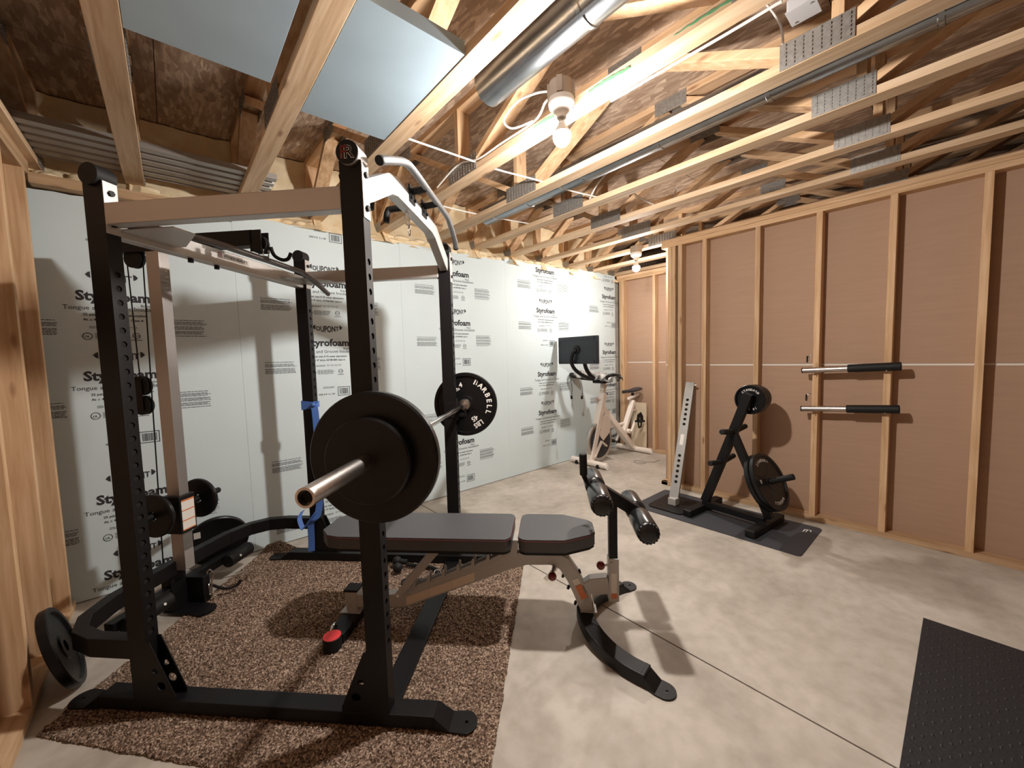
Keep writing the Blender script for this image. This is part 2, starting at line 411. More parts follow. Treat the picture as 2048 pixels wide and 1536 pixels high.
def foam_print(cx_, dz, ends, top, xmin, xmax):
    """dz: heights of the wordmark, ends: heights whose block is followed by the size line and bar code"""
    mb = MB(); rnd = random.Random(int(cx_*100))
    def T(x, z): return Matrix.Translation((x, D-.0012, z)) @ Matrix.Rotation(pi/2, 4, 'X')
    def ok(z, h=.03, lo=.012): return z > lo and z+h < top
    def okx(x0, x1): return x0 > xmin and x1 < xmax
    for z in dz:
        if ok(z-.04, .08):
            put_text(mb, 'DUPONT', T(cx_, z-.024), width=.168, bold=.024, warp=lambda x, y: (x, (y-.0215)*(1.75-.75*(abs(x)/.083)**2)+.0215))
            for sg in (-1, 1):
                M = T(cx_+sg*.098, z-.002); pts = [Vector((sg*-.008, .019, 0)), Vector((sg*-.008, -.019, 0)), Vector((sg*.003, -.013, 0)), Vector((sg*.013, 0, 0)), Vector((sg*.003, .013, 0))]
                mb.add([M @ p for p in pts], [(0,1,2,3,4)])
        if ok(z-.15, .06): put_text(mb, 'Styrofoam', T(cx_, z-.148), width=.315, bold=.036)
        if ok(z-.175, .02): put_text(mb, 'Brand', T(cx_+.135, z-.176), width=.045, bold=.01)
        if ok(z-.21, .04): put_text(mb, 'Tongue and Groove Insulation', T(cx_, z-.203), width=.42)
        if ok(z-.24, .02): put_text(mb, '25 psi; max 0.1% water absorption', T(cx_, z-.237), width=.27, bold=.02)
        if ok(z-.27, .02): put_text(mb, 'At \u2264 4" thick, ASTM E84 Class A', T(cx_-.008, z-.266), width=.255, bold=.02)
        if ok(z-.31, .02):
            bars_text(mb, T(cx_, z-.31), -.115, -.03, (.008, .0), rnd, .003)
            for q in range(4):
                x = -.015+q*.031; ring(mb, T(cx_, z-.31), x, .008, .0065, .009, 4)
                if q < 3: quad(mb, T(cx_, z-.31), x+.012, x+.019, .007, .009); quad(mb, T(cx_, z-.31), x+.0145, x+.0165, .0045, .0115)
        if ok(z-.38, .05):
            ring(mb, T(cx_, z-.36), -.125, .004, .0175, .021)
            put_text(mb, 'UL', T(cx_-.125, z-.364), width=.02, bold=.02)
            bars_text(mb, T(cx_, z-.36), -.095, .035, (.018, .009, -.0, -.009), rnd, .0035)
            ring(mb, T(cx_, z-.36), .08, .008, .0145, .018); quad(mb, T(cx_, z-.36) @ Matrix.Rotation(0, 4, 'Z'), .066, .094, .006, .0095)
            quad(mb, T(cx_, z-.36), .055, .105, -.02, -.0165)
        if ok(z-.38, .12):
            for xa, xb in ((-.445, -.235), (.225, .425)):
                a = max(xa, xmin-cx_+.004); b_ = min(xb, xmax-cx_-.004)
                if b_-a > .03:
                    zs = (-.27, -.285, -.293, -.301, -.318, -.326, -.334, -.342, -.35) if xa < 0 else (-.25, -.262, -.270, -.278, -.292, -.300, -.308, -.322, -.330, -.338, -.352)
                    bars_text(mb, T(cx_, z), a, b_, zs, rnd, .0034)
    for z in ends:
        if ok(z-.555, .08) :
            M = T(cx_, z-.55); x0, x1, z0, z1 = .05, .145, 0, .072
            for a in ((x0, x1, z0, z0+.004), (x0, x1, z1-.004, z1), (x0, x0+.004, z0, z1), (x1-.004, x1, z0, z1)): quad(mb, M, *a)
            x = x0+.014
            while x < x1-.014:
                wv = .0012+rnd.random()*.003; quad(mb, M, x, x+wv, z0+.012, z1-.012); x += wv+.0016+rnd.random()*.002
            bars_text(mb, M, -.06, .03, (.075, .066), rnd, .003)
            put_text(mb, "SIZE 4' 8'  2 x 100", T(cx_-.035, z-.537), width=.12, bold=.02)
    return mb
panels = [(-.56, .3795, 2.335, -.225, (1.903, 1.438, .703, .242), (2.63, 1.438, .242)),
          (.3805, 1.5995, 2.388, .962, (2.10, 1.635, .90, .435), (2.855, 1.635, .435)),
          (1.6005, 2.8195, 2.398, 2.18, (2.317, 1.835, 1.10, .635), (1.835, .635)),
          (2.8205, 4.0695, 2.425, 3.445, (2.49, 2.022, 1.265, .80, .03), (2.022, .80)),
          (4.0705, 4.872, 2.465, 4.725, (2.74, 2.283, 1.51, 1.045, .30), (2.283, 1.045))]
rr = random.Random(3)
for x0, x1, zt, cx_, dz, ends in panels:
    n = 14; poly = [(x0, .006), (x1, .006)] + [(x1-(x1-x0)*i/n, zt+rr.uniform(-.006, .006)) for i in range(n+1)]
    M = Matrix.Translation((0, D+.05, 0)) @ Matrix.Rotation(pi/2, 4, 'X')
    pn = MB().prism(poly, .05, M).build('foam_panel', FOAM, wb, label='pale blue foam board printed with grey text')
    foam_print(cx_, dz, ends, zt, x0+.01, x1-.01).build('printed_text', INK, pn)
MB().box(-.5, .26, 3.255, 3.33, 2.345, 2.40).build('ledger', WX, wb, bevel=.002)
MB().box(-.6, 5.0, D+.10, D+.22, 2.40, 2.438).build('sill_plate', WX, wb)
MB().box(-.6, 7, D+.22, D+.26, 2.40, TR1).build('rim_board', OSB, wb)

# ------------------------------------------------------------------ floor trusses
TX = [-.555, -.135, .415, .89, 1.43, 1.917, 2.41, 2.895, 3.37, 3.86, 4.35, 4.84]
names = ['against the stud wall', 'holding the outer edge of the left blue foam board', 'between the two blue foam boards',
         'between a blue foam board and the near round duct', 'that carries the near lit bulb', 'next past the one with the bare bulb', 'second past the one with the bare bulb',
         'third past the one with the bare bulb', 'nearest the top of the long right stud wall', 'that carries the far lit bulb in the nook', 'over the nook past its bulb', 'over the nook end wall']
Y0, Y1 = -2.9, 3.52
nodes_b = [-2.89, -1.24, .41, 2.06]; nodes_t = [-2.07, -.41, 1.24, 2.80]
def web(a, b):   # flat 2x4 in the YZ plane, 89 wide in X
    return MB().bar((.0445, *a), (.0445, *b), .089, .038, up=(0, -(b[1]-a[1]), b[0]-a[0]) if True else (0,0,1))
def truss_parts(root, first):
    if first:
        P = []
        P.append(MB().box(0, .089, Y0, Y1, TR0, TR0+.038).build('bottom_chord', WYP, root, bevel=.002))
        P.append(MB().box(0, .089, Y0, Y1, TR1-.038, TR1).build('top_chord', WY, root, bevel=.002))
        zb, zt = TR0+.045, TR1-.045
        segs = []
        for yb in nodes_b:
            segs += [((yb+.05, zb), (min(yb+.78, 2.76), zt)), ((yb-.05, zb), (yb-.78, zt))] if yb > -2.5 else [((yb+.05, zb), (yb+.78, zt))]
        segs += [((2.88, zt), (3.40, zb))]
        for a, b in segs: P.append(web(a, b).build('web', WY, root, bevel=.002))
        for y in (.35, 2.12, -1.18): P.append(MB().box(0, .089, y-.019, y+.019, TR0+.038, TR1-.038).build('vertical_web', WZ, root, bevel=.002))
        P.append(MB().box(0, .089, 3.40, 3.44, TR0+.038, TR1-.038).build('vertical_web', WZ, root))
        def plate(y, z0, z1, ln):
            out = []
            for xf, sg in ((-.0015, -1), (.0905, 1)):
                mb = MB(); out.append(mb)
                mb.box(min(xf, xf+sg*.001), max(xf, xf+sg*.001), y-ln/2, y+ln/2, z0, z1)
                nr = 6 if ln > .2 else 3
                for i in range(int(ln/.028)):
                    for j in range(nr):
                        yy = y-ln/2+.012+i*.028; zz = z0+.008+j*(z1-z0-.012)/nr + (i % 2)*.004
                        mb.box(min(xf+sg*.001, xf+sg*.0035), max(xf+sg*.001, xf+sg*.0035), yy, yy+.006, zz, zz+.009)
            return out
        for y, z0, z1, ln in ((.415, TR0+.003, TR0+.102, .23), (2.07, TR0+.003, TR0+.102, .30), (-1.24, TR0+.003, TR0+.102, .28), (1.24, TR1-.085, TR1-.003, .20), (2.82, TR1-.085, TR1-.003, .20), (-.41, TR1-.085, TR1-.003, .2), (3.38, TR0+.003, TR0+.08, .14)):
            [q_.build('nail_plate', NAILP, root, kind='part' and None) for q_ in plate(y, z0, z1, ln)]
        return
t0 = None
for i, x in enumerate(TX):
    lab = 'pine open-web floor truss ' + names[i]
    if t0 is None:
        t0 = thing('floor_truss', lab, 'truss', (x, 0, 0), 0, 'floor trusses overhead'); truss_parts(t0, True)
    else: copy_tree(t0, lab, (x, 0, 0))

# spray foam lumps between the trusses above the foam wall
rn = random.Random(11)
for i in range(len(TX)-1):
    xa, xb = TX[i]+.02, TX[i+1]+.07; mb = MB(); nx, nz = 16, 16; v = []
    for a in range(nx+1):
        for b in range(nz+1):
            u, t = a/nx, b/nz; x = xa+(xb-xa)*u; z = 2.375+.54*t
            y = D+.165 - .155*(1-t)**3 - .05*(4*(u-.5)**2)**2 - .035*max(0, (t-.85)/.15) + .05*noise.noise(Vector((x*5, z*5, i*3.1))) + .018*noise.noise(Vector((x*17, z*17, i)))
            v.append((x, y, z))
    f = [(a*(nz+1)+b, (a+1)*(nz+1)+b, (a+1)*(nz+1)+b+1, a*(nz+1)+b+1) for a in range(nx) for b in range(nz)]
    mb.add(v, f, True)
    for q in range(9):
        mb.ball((rn.uniform(xa+.03, xb-.03), D+.035+rn.random()*.02, 2.405+rn.random()*.05), .025+rn.random()*.022, 10, (1.5, .8, .7))
    mb.build('spray_foam', SPRAY, wb, kind='stuff')
nb = 420; v = []
for i in range(nb+1):
    x = -.58+5.5*i/nb
    for q in range(9):
        a = pi*(q/8)*1.05 - .3; r_ = .055+.035*noise.noise(Vector((x*7, a*1.3, 2)))+.016*noise.noise(Vector((x*26, a*4, 5)))
        v.append((x, D+.115-cos(a-.6)*r_*.9, 2.425+.012*noise.noise(Vector((x*3, 0, 0)))+sin(a-.6)*r_*.9))
MB().add(v, [(i*9+q, (i+1)*9+q, (i+1)*9+q+1, i*9+q+1) for i in range(nb) for q in range(8)], True).build('spray_foam', SPRAY, wb, kind='stuff')

# boards, ducts and cables in the trusses
def foam_board(x0, x1, y0, y1, z, lab):
    t = thing('foam_board', lab, 'foam board', (0, 0, 0), 0, 'foam boards tucked between floor trusses')
    MB().box(x0, x1, y0, y1, z, z+.05).build('board', FOAMD, t, bevel=.001)
    return t
foam_board(.506, .889, 1.24, 1.96, 2.467, 'blue foam board between trusses, its far corner over the near rack upright')
foam_board(-.044, .372, .55, 1.84, 2.467, 'blue foam board between trusses nearer the left stud wall')
foam_board(-.044, .414, .62, 1.60, 2.60, 'dark blue foam board laid above another blue board')
def duct(x, y0, y1, z, r, lab):
    t = thing('round_duct', lab, 'duct', (x, 0, z))
    n = int((y1-y0)/.6)+1
    mb = MB(); mb.lathe((0, y0, 0), (0, 1, 0), [(0, r), (y1-y0, r), (y1-y0, r-.002), (0, r-.002)], 36); mb.build('pipe', GALV, t)
    MB().bar((-r*.55, y0, -r*.86), (-r*.55, y1, -r*.86), .012, .005, up=(-.55, 0, -.86)).build('seam', GALV, t)
    for k in range(1, n):
        y = y0+(y1-y0)*k/n; MB().lathe((0, y-.012, 0), (0, 1, 0), [(0, r), (.004, r+.004), (.02, r+.004), (.024, r)], 36).build('joint_band', GALV, t)
    return t
duct(1.215, -1.4, 1.52, 2.625, .078, 'round galvanised duct with an open end beside the near bulb')
duct(2.30, -1.6, 2.95, 2.66, .078, 'long round galvanised duct running through the trusses past the near bulb')
t = thing('corrugated_sheet', 'grey ribbed sheet lying on the trusses over the back left corner', 'sheet', (0, 0, 2.506))
prof = []
nrib = 5; yw = .44
for i in range(nrib):
    a = i*yw/nrib; b = yw/nrib; prof += [(a, 0), (a+b*.62, 0), (a+b*.68, .016), (a+b*.94, .016)]
prof += [(yw, 0), (yw, .022)]
up_ = [(a, h+.002) for a, h in prof][::-1]
M = Matrix(((0,0,1,-.56), (1,0,0,2.86), (0,1,0,0), (0,0,0,1)))
MB().prism(prof+up_, 1.14, M).build('sheet', CORR, t)
for yy in (0,): MB().box(-.56, .58, 2.858, 2.862, -.002, .03).build('lip', CORR, t)

def cable(name, pts, lab, r=.005, m_=None, grp='cables in the ceiling'):
    o = MB().tube(smooth_path(pts), r, 8).build(name, m_ or CABLE); tag(o, lab, 'cable', grp); return o
def smooth_path(P, n=6):
    P = [Vector(p) for p in P]; out = []
    for i in range(len(P)-1):
        p0 = P[max(0, i-1)]; p1 = P[i]; p2 = P[i+1]; p3 = P[min(len(P)-1, i+2)]
        for k_ in range(n):
            t_ = k_/n; out.append(.5*((2*p1)+(-p0+p2)*t_+(2*p0-5*p1+4*p2-p3)*t_*t_+(-p0+3*p1-3*p2+p3)*t_**3))
    out.append(P[-1]); return out
cable('cable', [(.99, 1.95, 2.512), (1.42, 1.935, 2.512), (1.6, 1.93, 2.512), (1.93, 1.88, 2.512), (2.2, 1.86, 2.512), (2.52, 1.80, 2.512)], 'white cable laid straight across the trusses behind the near bulb')
cable('cable', [(1.5, 2.64, 2.512), (1.92, 2.62, 2.512), (2.46, 2.53, 2.512)], 'white cable crossing the trusses nearer the foam wall')
cable('cable', [(1.42, 2.35, 2.50), (1.42, 2.1, 2.55), (1.42, 1.89, 2.507), (1.42, 1.68, 2.507), (1.42, 1.42, 2.507), (1.40, 1.33, 2.54), (1.37, 1.26, 2.52)], 'white cable stapled along the truss up to the near bulb box')
cable('cable', [(1.405, 1.42, 2.50), (1.38, 1.54, 2.51), (1.36, 1.58, 2.56), (1.36, 1.48, 2.60), (1.37, 1.36, 2.585), (1.37, 1.27, 2.55)], 'white cable curled in a loop beside the near bulb box')
cable('cable', [(1.52, 1.05, 2.458), (1.525, .77, 2.458), (1.53, .58, 2.458), (1.53, .42, 2.458)], 'white cable stapled under the truss between the bulb and the grey box')
cable('cable', [(2.5, .95, 2.75), (2.47, .8, 2.68), (2.40, .68, 2.72), (2.2, .6, 2.8), (2.0, .62, 2.85)], 'white cable sagging among the webs below the grey box')
cable('cable', [(2.40, 1.2, 2.80), (2.40, 1.5, 2.70), (2.40, 1.75, 2.60), (2.40, 1.85, 2.5)], 'white cable following a slanted web down from the nail plate')
cable('cable', [(2.55, 1.65, 2.55), (2.9, 1.62, 2.50), (3.0, 1.55, 2.52), (3.02, 1.5, 2.62)], 'white cable sagging below the long duct')

# junction box cover
t = thing('metal_junction_box', 'small grey square metal box screwed to a truss overhead', 'box', (1.875, .445, 2.62)); t.scale = (.86, .86, .86)
MB().box(-.05, .05, -.05, .05, 0, .05).build('box', GREYBOX, t, bevel=.003)
MB().box(-.055, .055, -.055, .055, -.003, 0).build('cover', GREYBOX, t, bevel=.001)
for q in (-.035, .035): MB().cyl((q, q, -.006), (q, q, -.003), .004, 10).build('screw', STEEL, t)

# bulbs
def light_fixture(x, y, z, lab, m_, roty=0):
    t = thing('light_fixture', lab, 'light', (x, y, z), 0, 'bare bulb fixtures')
    mb = MB()
    mb.lathe((0, 0, .145), (0, 0, 1), [(0, 0), (0, .052), (.07, .052), (.074, 0)], 24)
    for a in (0, 90, 180, 270): mb.box(.047, .060, -.012, .012, .150, .215, Matrix.Rotation(radians(a+35), 4, 'Z'))
    mb.build('outlet_box', BOXP, t)
    mb = MB().lathe((0, 0, .07), (0, 0, 1), [(0, .0), (0, .021), (.012, .022), (.02, .028), (.045, .054), (.062, .058), (.076, .057), (.076, 0)], 28)
    mb.build('lamp_holder', WHITEP, t)
    MB().cyl((.03, -.03, .115), (.036, -.036, .108), .006, 10).build('screw', GREYBOX, t)
    MB().lathe((0, 0, .048), (0, 0, 1), [(0, .012), (.004, .014), (.008, .0125), (.012, .014), (.016, .0125), (.03, .013)], 16).build('bulb_cap', STEEL, t)
    MB().lathe((0, 0, -.052), (0, 0, 1), [(0, 0), (.004, .016), (.013, .028), (.028, .037), (.044, .0395), (.056, .0385)], 24).build('glass_bulb', m_, t)
    MB().lathe((0, 0, -.052), (0, 0, 1), [(.056, .0387), (.066, .034), (.080, .024), (.094, .016), (.102, .013)], 24).build('bulb_housing', WHITEP, t)
    return t
light_fixture(1.372, 1.205, 2.335, 'bare lit bulb in a white holder hung from a tan box, nearest bulb', bulb_mat('bulb_glow_near', BULB_WATT_1))
light_fixture(3.80, 2.33, 2.275, 'bare lit bulb in the nook beyond the stand of weight plates', bulb_mat('bulb_glow_far', BULB_WATT_2))
for a, b, z0, z1, lab in ((.90, 1.10, 2.475, 2.495, 'green paint smear on the truss just in front of the near bulb box'), (1.30, 1.44, 2.477, 2.499, 'green paint smear on the truss behind the near bulb where the cable is tied'), (.5, .72, 2.48, 2.493, 'faint green paint smear on the bulb truss nearest the grey box')):
    pm = MB(); n = 14
    up_p = [(a+(b-a)*i/n, z0+(z1-z0)*(.55+.45*sin(pi*i/n))*(i/n*.5+.5) + .002*sin(i*2.3)) for i in range(n+1)]
    lo_p = [(a+(b-a)*i/n, z0-.004+.010*i/n + .002*sin(i*1.7+1)) for i in range(n+1)][::-1]
    pm.prism(up_p+lo_p, .0008, Matrix(((0,0,1,1.4288), (1,0,0,0), (0,1,0,0), (0,0,0,1)))); tag(pm.build('paint_mark', GREEN), lab, 'paint mark')

# ------------------------------------------------------------------ rug, mats
AZ = radians(46.3); OX, OY = .524, 1.338
def R2W(f, s, z=0): return (OX + cos(AZ)*f + sin(AZ)*s, OY - sin(AZ)*f + cos(AZ)*s, z)
ROT = -AZ
W = 1.22
t = thing('rug', 'brown speckled shag rug lying under the black power rack', 'rug', (OX, OY, 0), ROT)
nx, ny = 300, 230; x0, x1 = -1.42, .385; v = []
for i in range(nx+1):
    for j in range(ny+1):
        u, q = i/nx, j/ny
        sl = -.110 - .14*u; sh = 1.31 - .10*u
        xl = -1.325-.16*q; x = xl + (x1+.03*q-xl)*u+ .006*noise.noise(Vector((q*20, 0, 1))); y = sl+(sh-sl)*q + .006*noise.noise(Vector((u*20, 3, 1)))
        e = min(u, 1-u, q, 1-q)
        h = .006 if e > .004 else .001
        lift = .07*max(0, 1-abs(u-.06)/.09)*max(0, (q-.93)/.07)
        v.append((x+random.uniform(-.002, .002), y+random.uniform(-.002, .002), h + random.random()*.009 + lift))
f = [(i*(ny+1)+j, (i+1)*(ny+1)+j, (i+1)*(ny+1)+j+1, i*(ny+1)+j+1) for i in range(nx) for j in range(ny)]
MB().add(v, f).build('carpet_pile', CARPET, t, kind='stuff')

t = thing('yoga_mat', 'dark slate mat under the weight plate stand', 'mat', (0, 0, 0))
MB().prism(rrect(3.035, 3.63, .665, 1.915, .03), .006).build('mat', YOGA, t)
mb = MB(); M = Matrix.Translation((3.50, .735, .0065)) @ Matrix.Rotation(radians(-60), 4, 'Z')
for a, b in (((-.03, -.02), (0, .03)), ((0, .03), (.035, .02)), ((.035, .02), (.02, -.01)), ((-.012, -.02), (.012, .02))):
    mb.bar(M @ Vector((*a, 0)), M @ Vector((*b, 0)), .007, .0008)
mb.build('logo', WLET, t)
t = thing('rubber_mat', 'black textured rubber mat on the concrete in the near right corner', 'mat', (0, 0, 0))
mb = MB(); mb.box(1.60, 2.752, -1.7, .095, 0, .010)
for i in range(60):
    for j in range(34):
        cx_, cy_ = 1.62+j*.0335, .075-i*.022; a = .011
        if (i+j) % 2: mb.add([(cx_-a, cy_, .0102), (cx_, cy_-a*.5, .0102), (cx_+a, cy_, .0102), (cx_, cy_+a*.5, .0102), (cx_, cy_, .0125)], [(0,1,4),(1,2,4),(2,3,4),(3,0,4)])
mb.build('mat', DARKM, t)

# ------------------------------------------------------------------ power rack
UW, UD = .05, .076
rk = thing('power_rack', 'tall black and silver power rack with a cable tower at its rear', 'power rack', (OX, OY, 0), ROT)
def hole_strip(mb, z0, z1, w, zs, r, place):
    """face strip w wide with round holes at heights zs; place(u, z) -> point"""
    cells = []; z = z0; h = .022
    def q(a, b, c_, d): mb.add([place(*a), place(*b), place(*c_), place(*d)], [(0,1,2,3)])
    for zh in zs:
        q((-w/2, z), (w/2, z), (w/2, zh-h), (-w/2, zh-h)); z = zh+h
        n = 16; inner = [(r*cos(2*pi*i/n), zh+r*sin(2*pi*i/n)) for i in range(n)]; outer = []
        for i in range(n):
            a = 2*pi*i/n; cx_, cz = cos(a), sin(a); k_ = min((w/2)/max(abs(cx_), 1e-6), h/max(abs(cz), 1e-6)); outer.append((cx_*k_, zh+cz*k_))
        # make sure corners exist
        for i in range(n):
            j = (i+1) % n; a, b = outer[i], outer[j]
            q(inner[i], inner[j], b, a)
            if abs(abs(a[0])-w/2) < 1e-6 and abs(abs(b[1]-zh)-h) < 1e-6: mb.add([place(*a), place(*b), place(math.copysign(w/2, a[0]), zh+math.copysign(h, b[1]-zh))], [(0,1,2)])
            elif abs(abs(b[0])-w/2) < 1e-6 and abs(abs(a[1]-zh)-h) < 1e-6: mb.add([place(*a), place(*b), place(math.copysign(w/2, b[0]), zh+math.copysign(h, a[1]-zh))], [(0,1,2)])
        # tube wall of the hole
        vv = [Vector(place(*p)) for p in inner]; cen = sum(vv, Vector())/n
        nv = (vv[0]-cen).cross(vv[4]-cen).normalized()
        mb.add(vv + [p - nv*.003 for p in vv], [(i, (i+1) % n, n+(i+1) % n, n+i) for i in range(n)])
    q((-w/2, z), (w/2, z), (w/2, z1), (-w/2, z1))
def upright(x1, y0, z0, z1, zs, material, parent, name='upright', w=UW, d=UD, r=.0115, xin=None):
    """hollow tube, front (+x) and back (-x) faces pierced"""
    mb = MB(); x0 = x1-d; y1 = y0+w; yc = (y0+y1)/2
    for y in (y0, y1): mb.add([(x0, y, z0), (x1, y, z0), (x1, y, z1), (x0, y, z1)], [(0,1,2,3)])
    for z in (z0, z1): mb.add([(x0, y0, z), (x1, y0, z), (x1, y1, z), (x0, y1, z)], [(0,1,2,3)])
    hole_strip(mb, z0, z1, w, zs, r, lambda u, z: (x1, yc+u, z)); hole_strip(mb, z0, z1, w, zs, r, lambda u, z: (x0, yc-u, z))
    o = mb.build(name, material, parent)
    MB().box(x0+.006, x1-.005, y0+.003, y1-.003, z0+.01, z1-.01).build('hole_shade_core', HOLE, o)  # added near-black core, its colour stands in for shade behind the holes
    return o
zs_f = [.33+.0508*i for i in range(28)]
for x1 in (-.004, -.965):
    for y0 in (0, W-UW):
        up_o = upright(x1, y0, .06, 2.03, zs_f, BLACK, rk)
        xc = x1-UD/2
        cap = MB().cyl((xc, y0-.012, 2.05), (xc, y0+UW+.006, 2.05), .0385, 28).build('end_cap', BLACKR if y0 or x1 < -.5 else SILVER, rk, bevel=.002)
        if x1 > -.5 and y0 == 0:
            MB().cyl((xc, -.013, 2.05), (xc, -.016, 2.05), .0385, 28).build('cap_disc', BLACKR, cap)
            lg = MB(); M = Matrix.Translation((xc, -.0166, 2.03)) @ Matrix.Rotation(pi/2, 4, 'X')
            put_text(lg, 'R', M @ Matrix.Translation((.008, 0, 0)), size=.058, bold=.03); lg.build('logo_outline', WLET, cap)
            lg = MB(); put_text(lg, 'R', M @ Matrix.Translation((.008, 0, .0004)), size=.058, bold=0.0); lg.build('logo_letter', HOLE, cap)
            lg = MB(); put_text(lg, 'F', M @ Matrix.Translation((-.011, 0, .0005)), size=.058, bold=.02); lg.build('logo_letter', REDK, cap)
        # bracket sleeves and bolts
        MB().box(x1, x1+.003, y0+.001, y0+UW-.001, 1.845, 2.028).build('front_bracket', SILVER, rk)
        for zb in (1.99, 1.88):
            MB().cyl((x1+.003, y0+UW/2, zb), (x1+.011, y0+UW/2, zb), .0105, 6).build('bolt', BLACK, rk)
            MB().cyl((x1-UD-.001, y0+UW/2, zb), (x1-UD-.011, y0+UW/2, zb), .0105, 6).build('bolt', BLACK, rk)
# top side beams (silver)
for y0 in (0, W-UW):
    MB().box(-.965, -.08, y0, y0+UW, 1.875, 1.951).build('top_side_beam', SILVER, rk, bevel=.003)
# rear top crossmember with the maker's plate
rc = MB().box(-1.028, -.978, UW, W-UW, 1.845, 1.921).build('rear_top_beam', SILVER, rk, bevel=.003)
lg = MB(); M = Matrix(((0,0,1,-.9772), (1,0,0,.62), (0,1,0,1.874), (0,0,0,1)))
lg.box(-.125, .075, .006, .036, -.0004, .0002, M); lg.build('plate', LABELW, rc)
lg = MB(); put_text(lg, 'FITNESS REALITY', M @ Matrix.Translation((-.01, .0145, .0012)), width=.15, bold=.02); lg.build('plate_lettering', INK, rc)
MB().box(-.122, -.098, .008, .034, .0002, .0008, M).build('plate_mark', REDK, rc)
for yy in (.36, .50): MB().cyl((-.99, yy, 1.843), (-.99, yy, 1.825), .011, 8).build('bolt', BLACK, rk)
MB().prism([(-.975, .05), (-.75, .05), (-.75, .14), (-.93, .28), (-.975, .28)], .004, Matrix.Translation((0, 0, 1.868))).build('corner_plate', SILVER, rk)
MB().prism([(-.975, W-.05), (-.75, W-.05), (-.75, W-.14), (-.93, W-.28), (-.975, W-.28)][::-1], .004, Matrix.Translation((0, 0, 1.868))).build('corner_plate', SILVER, rk)
# front arch
pth = [(-.04, .045, 1.945), (-.04, .10, 1.972)] + [(-.04, .31-.0*i, z) for i, z in ()]
pth += [(-.04, .29, 2.075), (-.04, .36, 2.092), (-.04, W/2, 2.094), (-.04, W-.36, 2.092), (-.04, W-.29, 2.075), (-.04, W-.10, 1.972), (-.04, W-.045, 1.945)]
MB().rtube(pth, .05, .078, up=(0, 0, 1)).build('front_arch', SILVER, rk, bevel=.003)
# pull-up bar and grips
pb = MB().tube(smooth_path([(.040, .055, 2.05), (.05, .12, 2.08), (.055, .26, 2.138), (.058, .36, 2.150), (.058, .61, 2.150), (.058, .86, 2.150), (.055, .96, 2.138), (.05, 1.10, 2.08), (.040, 1.165, 2.05)], 4), .0155, 16).build('pull_up_bar', mat('knurled_grey_steel', (.20, .20, .205), .38, .8, bump=.6, bscale=300), rk)
for a_, b_ in (((.0395, .05, 2.047), (.041, .06, 2.053)), ((.0395, 1.17, 2.047), (.041, 1.16, 2.053))): MB().cyl(a_, b_, .0165, 16).build('bar_end_cap', BLACKR, rk)
for y in (.53, .71):
    sg = -1 if y < .6 else 1
    MB().tube(smooth_path([(.055, y, 2.148), (0, y, 2.140), (-.17, y, 2.136), (-.205, y, 2.125), (-.215, y, 2.07)], 4), .0155, 14).build('grip_handle', BLACKR, rk)
    MB().box(-.016, -.009, y-.035, y+.035, 2.085, 2.16).build('grip_plate', BLACK, rk)
    for dy in (-.024, .024): MB().cyl((-.009, y+dy, 2.105), (.0, y+dy, 2.105), .008, 6).build('bolt', BLACK, rk)
# base
for y0, y1 in ((0, .072), (W-.072, W)):
    sg = 0
    MB().box(-1.20, .16, y0, y1, .015, .066).build('base_rail', BLACK, rk, bevel=.003)
    yc = (y0+y1)/2
    for xe, s_ in ((.16, 1), (-1.20, -1)):
        poly = [(0, -.036), (.07*1.2, -.045)] + arc(.105, 0, .05, -70, 70, 10) + [(.07*1.2, .045), (0, .036)]
        MM = Matrix.Translation((xe, yc, .014)) @ Matrix.Rotation(0 if s_ > 0 else pi, 4, 'Z')
        hole = circ(.115, 0, .006, 10)
        fo = MB().prism(poly, .007, MM, [hole]).build('foot', BLACK, rk, bevel=.001)
        MB().add([MM @ Vector(q) for q in ((0, -.036, .007), (0, .036, .007), (.058, .042, .007), (.058, -.042, .007), (0, -.036, .052), (0, .036, .052))], [(4,5,2,3), (0,4,3), (1,2,5), (0,1,5,4), (0,3,2,1)]).build('foot_wedge', BLACK, fo)
MB().box(-.10, -.002, .073, W-.073, .015, .030).build('front_floor_bar', BLACK, rk, bevel=.003)
# gussets with holes
def gusset(x_up, dirn, y):
    x = x_up
    poly = [(0, .066), (.105*dirn, .066), (.105*dirn, .085), (.012*dirn, .30), (0, .30)]
    if dirn < 0: poly = poly[::-1]
    holes = [circ(.048*dirn, .125, .018, 14), circ(.027*dirn, .185, .012, 12)]
    M = Matrix(((1,0,0,x), (0,0,-1,y+.004), (0,1,0,0), (0,0,0,1)))
    MB().prism(poly, .004, M, holes).build('gusset', BLACK, rk)
for y in (.0, UW-.004, W-UW, W-.004):
    gusset(-.08, -1, y); gusset(-.965, 1, y)
